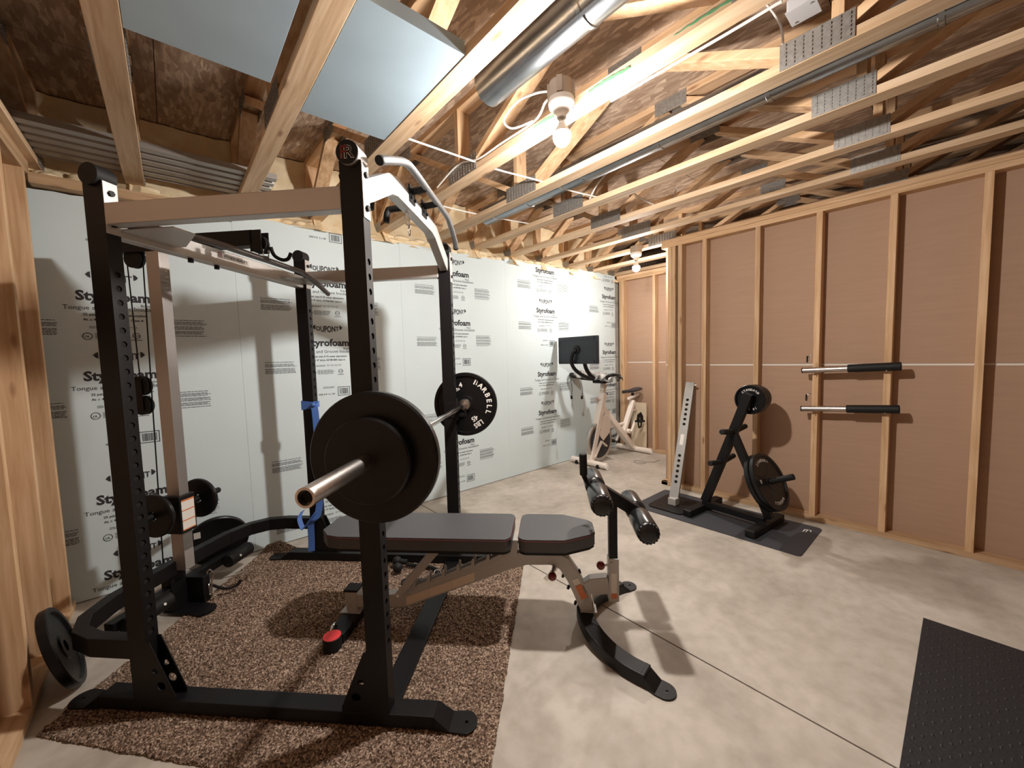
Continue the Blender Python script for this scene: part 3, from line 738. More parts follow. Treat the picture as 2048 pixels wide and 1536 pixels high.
# rear base loop
pts = [(-1.03, .03, .262), (-1.22, .03, .262), (-1.33, .06, .262), (-1.41, .14, .262), (-1.455, .28, .262), (-1.465, .45, .262), (-1.465, W-.45, .262), (-1.455, W-.28, .262), (-1.41, W-.14, .262), (-1.33, W-.06, .262), (-1.22, W-.03, .262), (-1.03, W-.03, .262)]
MB().rtube(pts, .05, .076, up=(0,0,1)).build('rear_base_tube', BLACK, rk, bevel=.003)
for y in (.50, .93):
    pass
MB().rtube([(-1.49, .28, .13), (-1.49, W-.16, .13)], .05, .05).build('foot_rest_bar', BLACK, rk, bevel=.003)
for y0, y1 in ((.30, .52), (.90, 1.08)):
    o = MB().cyl((-1.43, y0, .13), (-1.43, y1, .13), .042, 22).build('foot_roller', BLACKR, rk, bevel=.006)
    ym = y0+.16 if y0 < .5 else y0+.06
    MB().cyl((-1.389, ym, .140), (-1.386, ym, .141), .007, 12).build('white_bolt', LABELW, o)
MB().prism([(-1.52, .56), (-1.36, .56)] + arc(-1.31, .60, .055, -80, 80, 8) + [(-1.36, .66), (-1.52, .66)], .006, Matrix.Translation((0, 0, .016))).build('tower_foot', BLACK, rk)
MB().box(-1.52, -1.46, .565, .655, .022, .24).build('tower_base_block', BLACK, rk, bevel=.003)
# lat tower: post, arm, pulleys, cable, carriage
lp = upright(-1.385, .585, .25, 1.955, [1.845, 1.79, .38, .43], SILVER, rk, 'cable_tower_post', w=.055, d=.072, r=.014)
MB().box(-1.64, -.86, .583, .643, 1.956, 2.032).build('tower_arm', BLACK, rk, bevel=.003)
for xp, zp, rp in ((-1.55, 1.93, .05), (-.845, 1.965, .045), (-1.45, 2.0, .02)):
    MB().lathe((xp, .598, zp), (0, 1, 0), [(0, 0), (0, rp), (.008, rp), (.013, rp-.008), (.018, rp), (.028, rp), (.028, 0)], 24).build('pulley', BLACKR, rk)
for y in (.583, .637): MB().box(-.875, -.815, y, y+.005, 1.925, 2.03).build('pulley_bracket', BLACK, rk)
MB().tube([(-1.598, .613, 1.93), (-1.585, .613, 1.30)], .003, 8).build('wire_rope', BLACK, rk)
MB().tube([(-1.505, .613, 1.93), (-1.55, .613, .25)], .003, 8).build('wire_rope', BLACK, rk)
for z in (1.26, 1.155): MB().lathe((-1.58, .60, z), (0, 1, 0), [(0, 0), (0, .052), (.008, .052), (.013, .044), (.018, .052), (.028, .052), (.028, 0)], 24).build('pulley', BLACKR, rk)
MB().box(-1.60, -1.56, .594, .598, 1.13, 1.29).build('pulley_bracket', BLACK, rk)
ca = MB().box(-1.475, -1.37, .565, .66, .46, .665).build('weight_carriage', BLACK, rk, bevel=.004)
MB().box(-1.3695, -1.3685, .575, .65, .475, .64).build('warning_label', LABELW, ca)
for z in (.475, .525, .58, .632): MB().box(-1.3687, -1.3680, .575, .65, z, z+.006 if z < .6 else z+.009).build('label_stripe', ORANGE, ca)
for s_ in (-1, 1): MB().cyl((-1.42, .6125+s_*.045, .60), (-1.42, .6125+s_*.26, .60), .0165, 18).build('weight_peg', BLACKR, ca, bevel=.004)
# clips and lat bar hanging from the arm
def clip(pts, r, lab, loc, grp=None, m_=CHROME, name='carabiner'):
    o = MB().tube(pts, r, 8, closed=True).build(name, m_); o.location = loc; tag(o, lab, 'clip', grp); return o
def oval(a, b, n=16, tilt=0):
    return [Vector((cos(2*pi*i/n)*a*cos(tilt), cos(2*pi*i/n)*a*sin(tilt), sin(2*pi*i/n)*b)) for i in range(n)]
clip(oval(.016, .034, tilt=.6), .0035, 'small steel clip hanging from the tower arm above the long bar', R2W(-.815, .612, 1.915), 'clips on the rack')
clip(oval(.013, .03, tilt=.2), .003, 'steel clip hooked below the pull-up arch', R2W(-.04, .53, 2.02), 'clips on the rack')
clip(oval(.012, .026, tilt=1.4), .003, 'second steel clip dangling lowest under the pull-up arch', R2W(-.035, .54, 1.97), 'clips on the rack')
t = thing('lat_pulldown_bar', 'long grey bar with bent ends hanging under the tower arm', 'bar', (OX, OY, 0), ROT)
MB().tube(smooth_path([(-1.02, .075, 1.90), (-.94, .12, 1.90), (-.84, .22, 1.889), (-.815, .34, 1.886), (-.815, .42, 1.886), (-.815, .84, 1.886), (-.815, .93, 1.878), (-.815, 1.06, 1.842), (-.815, 1.17, 1.80)], 4), .0145, 14).build('bar', mat('grey_bar', (.12, .11, .11), .4, .5), t)
MB().box(-.82, -.81, .60, .624, 1.885, 1.905).build('hanger_eye', BLACK, t)
tag(MB().tube(smooth_path([Vector(R2W(-.80, .63, 1.955)), Vector(R2W(-.79, .64, 1.915)), Vector(R2W(-.76, .655, 1.895)), Vector(R2W(-.73, .66, 1.90)), Vector(R2W(-.715, .665, 1.93))]), .009, 10).build('hook', BLACK), 'black curved hook beside the clip on the tower arm', 'hook')
# j-cups
for y0, lab in ((0, 'near'), (W-UW, 'far')):
    j = MB(); j.box(-.002, .006, y0-.004, y0+UW+.004, .96, 1.10); j.box(.006, .062, y0, y0+UW, .985, 1.006); j.box(.054, .062, y0, y0+UW, .985, 1.035); j.box(-.075, .006, y0-.006, y0-.001, .98, 1.08)
    j.build('bar_hook', BLACK, rk, bevel=.002)

# ------------------------------------------------------------------ barbell and plates
ZB = 1.050
bb = thing('barbell', 'chrome barbell resting across the front of the rack', 'barbell', (OX, OY, 0), ROT)
xb = .036; sm_ = .61
MB().cyl((xb, sm_-.655, ZB), (xb, sm_+.655, ZB), .0145, 20).build('shaft', CHROME, bb)
for s_ in (-1, 1):
    a = sm_+s_*.655; e = sm_+s_*1.072; sgn = s_
    MB().lathe((xb, a, ZB), (0, sgn, 0), [(0, .0145), (0, .036), (.012, .040), (.026, .040), (.03, .025), (.417, .025), (.417, .0165), (.40, .0155), (.40, 0)], 32).build('sleeve', STEEL, bb)
    MB().lathe((xb, e, ZB), (0, -sgn, 0), [(-.0006, .0165), (-.0006, .0185), (0, .0185)], 32).build('sleeve_ring', HOLE, bb)
    MB().lathe((xb, e-sgn*.012, ZB), (0, sgn, 0), [(0, 0), (0, .014)], 24).build('end_bolt', HOLE, bb)
def plate_prof(R, T, lip=.022, hub=.055):
    h = T/2
    return [(-h*.75, .0255), (-h*.75, hub), (-h*.45, hub+.004), (-h*.45, R-lip-.006), (-h, R-lip), (-h, R-.004), (-h+.004, R), (h-.004, R), (h, R-.004), (h, R-lip), (h*.45, R-lip-.006), (h*.45, hub+.004), (h*.75, hub), (h*.75, .0255), (-h*.75, .0255)]
def flat_prof(R, T, hub=.045):
    h = T/2
    return [(-h, .0255), (-h, R-.006), (-h+.006, R), (h-.006, R), (h, R-.006), (h, .0255), (-h, .0255)]
def wplate(R, T, lab, loc, rot, prof=plate_prof, group='weight plates', letters=None, side=1):
    """disc with its axis along local Y"""
    t = thing('weight_plate', lab, 'weight plate', loc, 0, group); t.rotation_euler = rot
    MB().lathe((0, 0, 0), (0, 1, 0), prof(R, T), 64).build('disc', IRON, t)
    if letters:
        h = T/2*.45+.0012
        for txt, ang, rad, size, along in letters:
            mb = MB()
            if along:   # each letter on the arc
                adv = size*.74
                for i, ch in enumerate(txt):
                    a = ang - (i-(len(txt)-1)/2)*adv/rad
                    M = Matrix.Rotation(a-pi/2, 4, 'Z'); M = M @ Matrix.Translation((0, rad, 0))
                    MM = (Matrix(((1,0,0,0), (0,0,-1,-h), (0,1,0,0), (0,0,0,1))) if side > 0 else Matrix(((-1,0,0,0), (0,0,1,h), (0,1,0,0), (0,0,0,1)))) @ M
                    put_text(mb, ch, MM, size=size, bold=.03)
            else:
                M = Matrix.Rotation(ang-pi/2, 4, 'Z') @ Matrix.Translation((0, rad, 0))
                MM = (Matrix(((1,0,0,0), (0,0,-1,-h), (0,1,0,0), (0,0,0,1))) if side > 0 else Matrix(((-1,0,0,0), (0,0,1,h), (0,1,0,0), (0,0,0,1)))) @ M
                put_text(mb, txt, MM, size=size, bold=.03)
            mb.build('lettering', WLET, t)
        for a in (radians(62), radians(-28), radians(152), radians(242)):
            mb = MB(); MM = (Matrix(((1,0,0,0), (0,0,-1,-h+.001), (0,1,0,0), (0,0,0,1))) if side > 0 else Matrix(((-1,0,0,0), (0,0,1,h-.001), (0,1,0,0), (0,0,0,1))))
            mb.bar(MM @ Vector((cos(a)*.055, sin(a)*.055, 0)), MM @ Vector((cos(a)*(R-.035), sin(a)*(R-.035), 0)), .008, .004, up=(0, 1, 0)); mb.build('rib', IRON, t)
    return t
r0 = (0, 0, ROT)
wplate(.215, .036, 'large plain back of a black iron plate on the near end of the bar', R2W(xb, sm_-.655-.048, ZB), r0, flat_prof)
wplate(.139, .044, 'smaller black plate stacked outside the big near plate', R2W(xb, sm_-.655-.089, ZB), r0, flat_prof)
wplate(.215, .036, 'black plate lettered BARBELL and 45 LBS on the far bar end', R2W(xb, sm_+.655+.048, ZB), r0, plate_prof, letters=[('BARBELL', radians(21), .148, .048, True), ('45', radians(-58), .10, .046, False), ('LBS', radians(-58), .145, .046, False), ('20.4', radians(126), .120, .044, True), ('KGS', radians(118), .105, .02, False)], side=1)
pr = (0, 0, ROT)
wplate(.112, .026, 'black plate on the near peg of the tower weight carriage', R2W(-1.42, .475, .60), pr, flat_prof, 'small plates on the cable tower')
wplate(.112, .026, 'black plate on the far peg of the tower weight carriage', R2W(-1.42, .735, .60), pr, flat_prof, 'small plates on the cable tower')
wp = wplate(.175, .03, 'round black plate with a white sticker leaning on the foam wall', (.165, 3.27, .178), (radians(12), 0, 0), flat_prof, 'spare plates on the floor')
MB().box(-.125, -.09, -.0155, -.0152, .06, .105, Matrix.Rotation(radians(0), 4, 'Y')).build('sticker', LABELW, wp)
wplate(.178, .034, 'dark plate leaning on the left studs behind the rack', (-.430, 2.49, .176), (radians(-15), 0, radians(94)), plate_prof, 'spare plates on the floor')

# blue band on the far rear upright
def ribbon(mb, pts, w, th=.002, side=(1, 0, 0)):
    P = smooth_path(pts, 5); sd = Vector(side).normalized(); v = []; f = []
    for i, p in enumerate(P):
        a = P[max(i-1, 0)]; b = P[min(i+1, len(P)-1)]; t_ = (b-a).normalized(); nn = t_.cross(sd).normalized()
        v += [p-sd*w/2-nn*th/2, p+sd*w/2-nn*th/2, p+sd*w/2+nn*th/2, p-sd*w/2+nn*th/2]
    for i in range(len(P)-1):
        for q in range(4): f.append((i*4+q, i*4+(q+1) % 4, (i+1)*4+(q+1) % 4, (i+1)*4+q))
    f += [(3,2,1,0), tuple(len(v)-4+q for q in range(4))]
    mb.add(v, f, True)
t = thing('resistance_band', 'blue stretchy band knotted round the far rear upright', 'band', (OX, OY, 0), ROT)
mb = MB(); xc0, xc1, ya, yb_ = -1.046, -.960, W-UW-.006, W+.006
for z, dz in ((1.075, .012), (1.095, -.01), (1.055, .015)):
    mb.sweep([(xc0, ya, z), (xc1, ya, z+dz), (xc1, yb_, z+dz), (xc0, yb_, z)], [(-.002, -.012), (.002, -.012), (.002, .012), (-.002, .012)], closed=True)
mb.build('wrap', BLUEB, t)
mb = MB(); ribbon(mb, [(-.958, ya-.004, 1.08), (-.945, ya-.01, 1.02), (-.94, ya-.012, .8), (-.945, ya-.012, .5), (-.965, ya-.02, .34), (-.995, ya-.03, .30), (-1.02, ya-.02, .27), (-1.03, ya-.01, .15), (-1.035, ya-.01, .075)], .042, .003, (1, .3, 0)); mb.build('hanging_strand', BLUEB, t)
mb = MB(); ribbon(mb, [(-.97, ya-.03, .36), (-1.02, ya-.05, .29), (-1.06, ya-.045, .25), (-1.10, ya-.02, .31), (-1.10, ya+.02, .345)], .035, .003, (.3, 1, .2)); mb.build('loop', BLUEB, t)
mb = MB(); mb.ball((-.955, ya-.012, 1.08), .014, 10, (1.2, 1, 1)); mb.bar((-.95, ya-.012, 1.085), (-.925, ya-.012, 1.10), .003, .012); mb.build('knot', BLUEB, t)

# ------------------------------------------------------------------ adjustable bench
bn = thing('adjustable_bench', 'black padded silver framed bench with leg rollers, flat', 'bench', (OX, OY, 0), ROT)
bc = .60
def pad(name, poly, z0, z1, lab=None):
    o = MB().prism(poly, z1-z0, Matrix.Translation((0, 0, z0))).build(name, PADV, bn, bevel=.012, label=lab)
    o.modifiers['bevel'].segments = 3
    q = [Vector((x, y, z1-.010)) for x, y in poly]; cen = sum(q, Vector())/len(q)
    MB().tube([cen+(p-cen)*1.0005 for p in q], .0028, 6, closed=True).build('piping', PIPING, o)
    q = [Vector((x, y, z0-.003)) for x, y in poly]
    MB().prism([((x-cen.x)*.985+cen.x, (y-cen.y)*.97+cen.y) for x, y in poly], .014, Matrix.Translation((0, 0, z0-.014))).build('pad_base', BLACKR, o)
    return o
back = arc(-.44, bc, .10, 110, 250, 8)[::1]
poly = [(-.545, bc-.075)] + [(-.49, bc-.135), (-.43, bc-.15)] + arc(.37, bc-.11, .04, -90, 0, 5) + arc(.37, bc+.11, .04, 0, 90, 5) + [(-.43, bc+.15), (-.49, bc+.135), (-.545, bc+.075)]
pad('back_pad', poly, .458, .520)
poly = arc(.485, bc-.11, .04, 180, 270, 5) + [(.66, bc-.148), (.78, bc-.085), (.805, bc-.055), (.805, bc+.055), (.78, bc+.085), (.66, bc+.148)] + arc(.485, bc+.11, .04, 90, 180, 5)
pad('seat_pad', poly, .458, .520)
def sbar(name, pts, w, h, m_, bev=.004, par=bn, up_=(0, 0, 1)):
    return MB().rtube([(x, bc+dy, z) for x, dy, z in pts], w, h, up=up_).build(name, m_, par, bevel=bev)
sp_ = sbar('spine', [(-.43, 0, .115), (-.30, 0, .115), (-.16, 0, .125), (.40, 0, .345), (.47, 0, .365), (.60, 0, .368), (.66, 0, .34), (.705, 0, .27), (.735, 0, .20), (.775, 0, .10)], .05, .07, GREYP)
MB().box(.60, .69, bc-.028, bc+.028, .40, .41).build('hinge_plate', GREYP, bn)
for xa, xb_, nm in ((-.05, .05, 0), (.40, .425, 1), (.46, .62, 2)):
    MB().prism([(xa, .395 if nm else .44), (xb_, .395 if nm else .44), (xb_+.01, .456), (xa-.01, .456)], .056, Matrix(((1,0,0,0), (0,0,-1,bc+.028), (0,1,0,0), (0,0,0,1)))).build('pad_bracket', GREYP, bn)
MB().box(.46, .60, bc-.03, bc+.03, .38, .46).build('seat_bracket', GREYP, bn, bevel=.003)
MB().box(.36, .43, bc-.03, bc+.03, .37, .46).build('hinge_bracket', GREYP, bn, bevel=.003)
MB().cyl((.445, bc-.04, .425), (.445, bc+.04, .425), .009, 12).build('hinge_pin', CHROME, bn)
MB().box(.43, .475, bc-.022, bc+.022, .405, .44).build('seat_slide', CHROME, bn, bevel=.002)
# notched ladder on the spine
def zsp(x): return .125+(x+.16)*(.22/.56)
for sy_ in (-.024, .020):
    poly = [(-.17, zsp(-.17)+.03)]; x = -.15
    poly = [(-.20, .15)]
    for i in range(7):
        xa = -.17+i*.078; poly += [(xa, zsp(xa)+.055), (xa+.052, zsp(xa+.052)+.058), (xa+.058, zsp(xa+.058)+.088), (xa+.068, zsp(xa+.068)+.086), (xa+.070, zsp(xa+.07)+.046)]
    poly += [(.40, zsp(.40)+.055), (.42, zsp(.42)+.02), (-.20, .13)]
    MB().prism(poly[::-1], .004, Matrix(((1,0,0,0), (0,0,-1,bc+sy_+.004), (0,1,0,0), (0,0,0,1)))).build('notched_ladder', GREYP, bn)
for a, b in (((-.15, .066), (-.03, .113)), ((-.028, .114), (.09, .160)), ((.092, .161), (.21, .207))):
    MB().add([(a[0], bc-.0258, zsp(a[0])-.028), (b[0], bc-.0258, zsp(b[0])-.028), (b[0], bc-.0258, zsp(b[0])+.016), (a[0], bc-.0258, zsp(a[0])+.016)], [(0,1,2,3)]).build('faded_label', TANL, bn)
for dy in (-.045, .045):
    MB().bar((.05, bc+dy, .435), (-.185, bc+dy, .165), .006, .035, up=(0, 1, 0) and (1, 0, 1)).build('support_strut', GREYP, bn)
MB().cyl((-.185, bc-.05, .165), (-.185, bc+.05, .165), .009, 12).build('support_pin', CHROME, bn)
# rear post and rear foot bar
MB().box(-.475, -.415, bc-.028, bc+.028, .055, .165).build('rear_post', GREYP, bn, bevel=.003)
MB().box(-.482, -.408, bc-.034, bc+.034, .165, .178).build('post_cap', BLACKR, bn, bevel=.002)
MB().prism([(-.50, bc-.05), (-.39, bc-.05), (-.40, bc+.05), (-.49, bc+.05)], .005, Matrix.Translation((0, 0, .062))).build('post_flange', GREYP, bn)
MB().prism([(-.40, bc-.20)] + [(-.395, bc-.05), (-.39, bc), (-.395, bc+.05), (-.40, bc+.20), (-.48, bc+.20), (-.49, bc), (-.48, bc-.20)], .045, Matrix.Translation((0, 0, .016))).build('rear_foot_bar', BLACK, bn, bevel=.004)
for s_ in (-1, 1):
    o = MB().cyl((-.44, bc+s_*.225, .012), (-.44, bc+s_*.225, .072), .042, 24).build('rubber_foot', BLACKR, bn, bevel=.003)
    MB().cyl((-.44, bc+s_*.225, .0722), (-.44, bc+s_*.225, .0745), .040, 28).build('red_disc', RED, o)
# front legs (two curved black legs ending in flat feet)
for s_ in (-1, 1):
    pts = smooth_path([(.755, 0, .078), (.768, s_*.07, .066), (.80, s_*.14, .050), (.85, s_*.21, .038), (.915, s_*.275, .032), (.985, s_*.325, .031)], 4)
    o = sbar('curved_leg', pts, .075, .055, BLACK)
    poly = [(0, -.035), (.05, -.045)] + arc(.075, 0, .045, -80, 80, 10) + [(.05, .045), (0, .035)]
    MM = Matrix.Translation((.98, bc+s_*.32, .001)) @ Matrix.Rotation(radians(34*s_), 4, 'Z')
    fo = MB().prism(poly, .007, MM, [circ(.085, 0, .006, 10)]).build('foot', BLACK, bn, bevel=.001)
    MB().add([MM @ Vector(q) for q in ((-.01, -.036, .007), (-.01, .036, .007), (.05, .042, .007), (.05, -.042, .007), (-.01, -.036, .058), (-.01, .036, .058))], [(4,5,2,3), (0,4,3), (1,2,5), (0,1,5,4), (0,3,2,1)]).build('foot_wedge', BLACK, fo)
MB().box(.735, .815, bc-.034, bc+.034, .096, .103).build('leg_flange', GREYP, bn)
for z in (.13, .21, .27):
    xx = .765-(z-.1)*.42
    MB().cyl((xx-.045, bc, z), (xx-.035, bc, z-.004), .011, 6).build('bolt', BLACK, bn); MB().cyl((xx+.035, bc, z+.02), (xx+.047, bc, z+.024), .011, 6).build('bolt', BLACK, bn)
MB().tube([(.80, bc-.02, .105), (.79, bc-.02, .19)], .006, 10).build('spring_pin', CHROME, bn)
M = Matrix.Translation((.725, bc-.0262, .235)) @ Matrix.Rotation(pi/2, 4, 'X') @ Matrix.Rotation(radians(-66), 4, 'Z')
MB().box(.0, .075, -.016, .016, 0, .0006, M).build('orange_sticker', ORANGE, bn); MB().box(-.035, -.003, -.016, .016, 0, .0006, M).build('white_sticker', LABELW, bn)
MB().ball((.60, bc-.075, .305), .021, 16).build('adjustment_knob', REDK, bn); MB().cyl((.60, bc-.06, .31), (.61, bc-.02, .33), .008, 10).build('knob_stem', STEEL, bn)
MB().bar((.62, bc-.034, .325), (.565, bc-.034, .262), .004, .022, up=(1, 0, -1)).build('slotted_tab', CHROME, bn)
# leg developer
sbar('developer_arm', [(.735, 0, .175), (.80, 0, .225), (.875, 0, .235)], .05, .085, GREYP)
MB().box(.873, .923, bc-.027, bc+.027, .155, .372).build('sleeve_post', GREYP, bn, bevel=.003)
MB().box(.885, .912, bc-.0275, bc-.0268, .20, .30).build('warning_label', LABELW, bn); MB().box(.885, .912, bc-.0278, bc-.0268, .172, .198).build('orange_sticker', ORANGE, bn)
MB().cyl((.886, bc-.0268, .355), (.886, bc-.0275, .355), .003, 10).build('hole', HOLE, bn)
MB().ball((.836, bc-.02, .335), .021, 16).build('pull_knob', REDK, bn); MB().cyl((.836, bc-.015, .335), (.875, bc-.01, .335), .007, 10).build('knob_stem', STEEL, bn)
MB().box(.877, .918, bc-.022, bc+.022, .365, .66).build('developer_post', BLACK, bn, bevel=.003)
MB().bar((.80, bc, .735), (1.045, bc, .58), .045, .055).build('roller_beam', BLACK, bn, bevel=.003)
for x, z in ((.822, .708), (1.018, .586)):
    for s_ in (-1, 1):
        R_ = .05
        o = MB().lathe((x, bc+s_*.026, z), (0, s_, 0), [(0, .02), (.002, R_-.012), (.012, R_-.002), (.02, R_), (.175, R_), (.187, R_-.003), (.196, R_-.014), (.199, R_-.028), (.199, 0)], 30).build('foam_roller', VINYL, bn)
        fr = MB()
        for i in range(18):
            a = 2*pi*i/18; fr.ball((x+cos(a)*(R_-.008), bc+s_*.214, z+sin(a)*(R_-.008)), .007, 6, (1, 1.2, 1))
        fr.build('gathered_edge', VINYL, o)
MB().tube(smooth_path([(.82, bc-.0, .71), (.79, bc+.0, .725), (.765, bc-.0, .77), (.762, bc, .79)], 4), .0115, 12).build('handle_rod', BLACK, bn)
MB().cyl((.762, bc, .778), (.760, bc, .885), .0185, 18).build('handle_grip', BLACKR, bn, bevel=.004)

# rope attachment, collar on the rug
RG = .016
t = thing('triceps_rope', 'black braided rope with rubber ends lying on the rug beneath the bench', 'rope', (0, 0, 0))
def braid(mb, pts, r=.011):
    P = smooth_path(pts, 8)
    for ph in (0, 2*pi/3, 4*pi/3):
        q = []
        for i, p in enumerate(P):
            a = P[max(0, i-1)]; b = P[min(len(P)-1, i+1)]; t_ = (b-a).normalized(); s1 = t_.cross(Vector((0,0,1))).normalized(); u1 = s1.cross(t_)
            an = ph+i*1.1; q.append(p+(s1*cos(an)+u1*sin(an))*r*.6)
        mb.tube(q, r*.62, 7)
mb = MB(); braid(mb, [(1.075, 2.335, .035), (1.12, 2.28, .03), (1.17, 2.21, .03), (1.185, 2.14, .03), (1.165, 2.10, .03)]); mb.build('rope_strand', BLACKR, t)
mb = MB(); braid(mb, [(1.165, 2.10, .032), (1.12, 2.09, .03), (1.06, 2.11, .03), (1.005, 2.16, .03)]); mb.build('rope_strand', BLACKR, t)
mb = MB(); mb.tube([Vector((1.165, 2.10, .04))+Vector((cos(a)*.02, sin(a)*.02, sin(a)*.008)) for a in [2*pi*i/14 for i in range(14)]], .004, 8, closed=True); mb.build('metal_ring', CHROME, t)
for c_, e in (((1.075, 2.335, .05), (1.03, 2.385, .055)), ((1.005, 2.16, .045), (.965, 2.125, .045))):
    MB().cyl(c_, e, .017, 14).build('rubber_sleeve', BLACKR, t); MB().ball(e, .028, 14).build('rubber_end', BLACKR, t)
MB().ball((1.00, 2.31, .05), .030, 14).ball((1.03, 2.385, .055), .03, 14).build('rubber_end', BLACKR, t)
o = MB().tube([Vector((.516+cos(2*pi*i/18)*.03*.7, 1.977+cos(2*pi*i/18)*.03*.7, .05+sin(2*pi*i/18)*.032)) for i in range(18)], .007, 10, closed=True).build('spring_collar', CHROME)
mbb = o; tag(o, 'shiny round steel collar standing beside the near red disc', 'collar')
# clips and handle on the low row area
t = thing('cable_clips', 'tangle of chrome clips and a bent rod hung on the low pulley', 'clip', (OX, OY, 0), ROT)
MB().tube([Vector((-1.36, .70, .15))+v_ for v_ in oval(.014, .04, tilt=.8)], .0035, 8, closed=True).build('clip', CHROME, t)
MB().tube([Vector((-1.35, .68, .085))+v_ for v_ in oval(.012, .034, tilt=2.2)], .0035, 8, closed=True).build('clip', CHROME, t)
MB().tube(smooth_path([(-1.36, .72, .17), (-1.35, .70, .12), (-1.345, .69, .05), (-1.33, .70, .035)]), .004, 8).build('rod', CHROME, t)
MB().tube(smooth_path([(-1.34, .78, .10), (-1.28, .84, .095), (-1.24, .90, .11), (-1.235, .92, .135)]), .004, 8).build('rod', CHROME, t)
MB().tube(smooth_path([(-1.38, .72, .09), (-1.31, .74, .055), (-1.27, .78, .05), (-1.26, .80, .075)]), .008, 8).build('hook', BLACK, t)
MB().lathe((-1.41, .66, .12), (0, 1, 0), [(0, 0), (0, .05), (.008, .05), (.013, .042), (.018, .05), (.028, .05), (.028, 0)], 22).build('low_pulley', BLACKR, t)
MB().box(-1.47, -1.36, .655, .70, .02, .17).build('pulley_bracket', BLACK, t, bevel=.003)

# ------------------------------------------------------------------ weight plate stand by the right wall
PR = radians(-6); PSX = 3.36 + sin(PR)*1.2; PSY = 1.2 - cos(PR)*1.2
def PW(x, y, z): return Vector((PSX + cos(PR)*x - sin(PR)*y, PSY + sin(PR)*x + cos(PR)*y, z))
ps = thing('plate_stand', 'black a-frame stand holding weight plates by the right wall', 'weight stand', (PSX, PSY, 0), PR)
def sb(name, a, b, w, h, m_=BLACK, up=(1, 0, 0), par=ps): return MB().bar(a, b, w, h, up).build(name, m_, par, bevel=.003)
z0 = .007
sb('base_beam', (0, 1.44, z0+.058), (0, .96, z0+.058), .055, .05, up=(0, 0, 1))
for y in (1.44, .955): MB().box(-.255, .255, y-.035, y+.035, z0, z0+.055).build('cross_foot', BLACK, ps, bevel=.008)
sb('main_post', (0, 1.425, z0+.08), (0, 1.085, 1.03), .065, .05)
sb('brace_leg', (0, 1.205, .72), (0, .925, z0+.085), .055, .05)
for y, z, ln in ((1.285, .455, .19), (1.195, .72, .19)):
    for s_ in (-1, 1):
        MB().cyl((s_*.02, y, z), (s_*ln, y-.0, z+.02), .021, 18).build('weight_peg', BLACKR, ps, bevel=.004)
MB().cyl((.0, 1.10, .975), (.345, 1.10, .985), .021, 18).build('weight_peg', BLACKR, ps, bevel=.004)
dv = Vector((0, -.90, .43)).normalized(); pc = Vector((0, 1.02, .335))
MB().cyl(pc, pc+dv*.27, .022, 18).build('weight_peg', BLACKR, ps, bevel=.004)
ax = math.atan2(dv.z, -dv.y)
for k_, dist, lab in ((0, .055, 'large black plate nearer the leg of the stand'), (1, .095, 'large black lettered plate facing out on the low peg of the stand')):
    c_ = PW(*(pc + dv*dist))
    wplate(.215, .034, lab, c_, (-ax, 0, PR), plate_prof, 'plates on the stand', letters=[('STANDARD', radians(90), .150, .030, True), ('BARBELL', radians(-90), .150, .030, True), ('45', radians(170), .12, .03, False)] if k_ else None, side=1)
for i, (R_, T_, lab) in enumerate(((.115, .046, 'lettered small plate foremost on the top peg of the stand'), (.112, .046, 'second small plate on the top peg of the stand'), (.100, .046, 'third small plate on the top peg of the stand'), (.078, .046, 'outermost and smallest plate on the top peg of the stand'))):
    wplate(R_, T_, lab, PW(.062+i*.050, 1.10, .978+i*.0015), (0, 0, radians(-90)+PR), (lambda R, T: plate_prof(R, T, .012, .035)), 'plates on the stand', letters=[('STANDARD', radians(90), .070, .022, True), ('10 LBS', radians(-90), .070, .022, True)] if i == 0 else None)

# grey spare upright leaning in the stud bay
sg_ = thing('spare_rack_post', 'grey perforated steel post with a dark base plate leaning on the studs', 'post', (0, 0, 0))
A = Vector((3.30, 1.665, .055)); B = Vector((3.765, 1.735, 1.07)); dd = (B-A).normalized(); ln = (B-A).length
nrm = Vector((-dd.z, -.25, dd.x)).normalized(); nrm = (nrm-dd*nrm.dot(dd)).normalized(); sd = dd.cross(nrm).normalized()
MM = Matrix((nrm, sd, dd)).transposed().to_4x4(); MM.translation = A
mbp = MB(); d_, w_ = .05, .075
for y in (-w_/2, w_/2): mbp.add([MM @ Vector(q) for q in ((-d_, y, 0), (0, y, 0), (0, y, ln), (-d_, y, ln))], [(0,1,2,3)])
for z in (0, ln): mbp.add([MM @ Vector(q) for q in ((-d_, -w_/2, z), (0, -w_/2, z), (0, w_/2, z), (-d_, w_/2, z))], [(0,1,2,3)])
mbp.add([MM @ Vector(q) for q in ((-d_, -w_/2, 0), (-d_, w_/2, 0), (-d_, w_/2, ln), (-d_, -w_/2, ln))], [(0,1,2,3)])
hz = [.16+.048*i for i in range(6)] + [.70+.048*i for i in range(6)]
hole_strip(mbp, 0, ln, w_, hz, .0135, lambda u, z: MM @ Vector((0, u, z)))
o = mbp.build('post', mat('worn_grey_paint', (.27, .265, .25), .5, .2), sg_)
MB().box(-d_+.004, -.005, -w_/2+.004, w_/2-.004, .01, ln-.01, MM).build('hole_shade_core', HOLE, o)  # dark core added inside the post, paints the shade seen through its holes
MB().box(.0004, .001, -.015, .015, .50, .60, MM).build('label', LABELW, sg_)
MB().cyl(MM @ Vector((-.02, 0, ln-.02)), MM @ Vector((-.02, .06, ln-.02)), .008, 10).build('bolt', STEEL, sg_)
MB().prism(rrect(3.12, 3.52, 1.50, 1.82, .05), .008, Matrix.Translation((0, 0, .008))).build('base_plate', BLACK, sg_, bevel=.001)
MB().box(3.26, 3.33, 1.625, 1.695, .016, .075).build('stub', GREYP, sg_, bevel=.003)

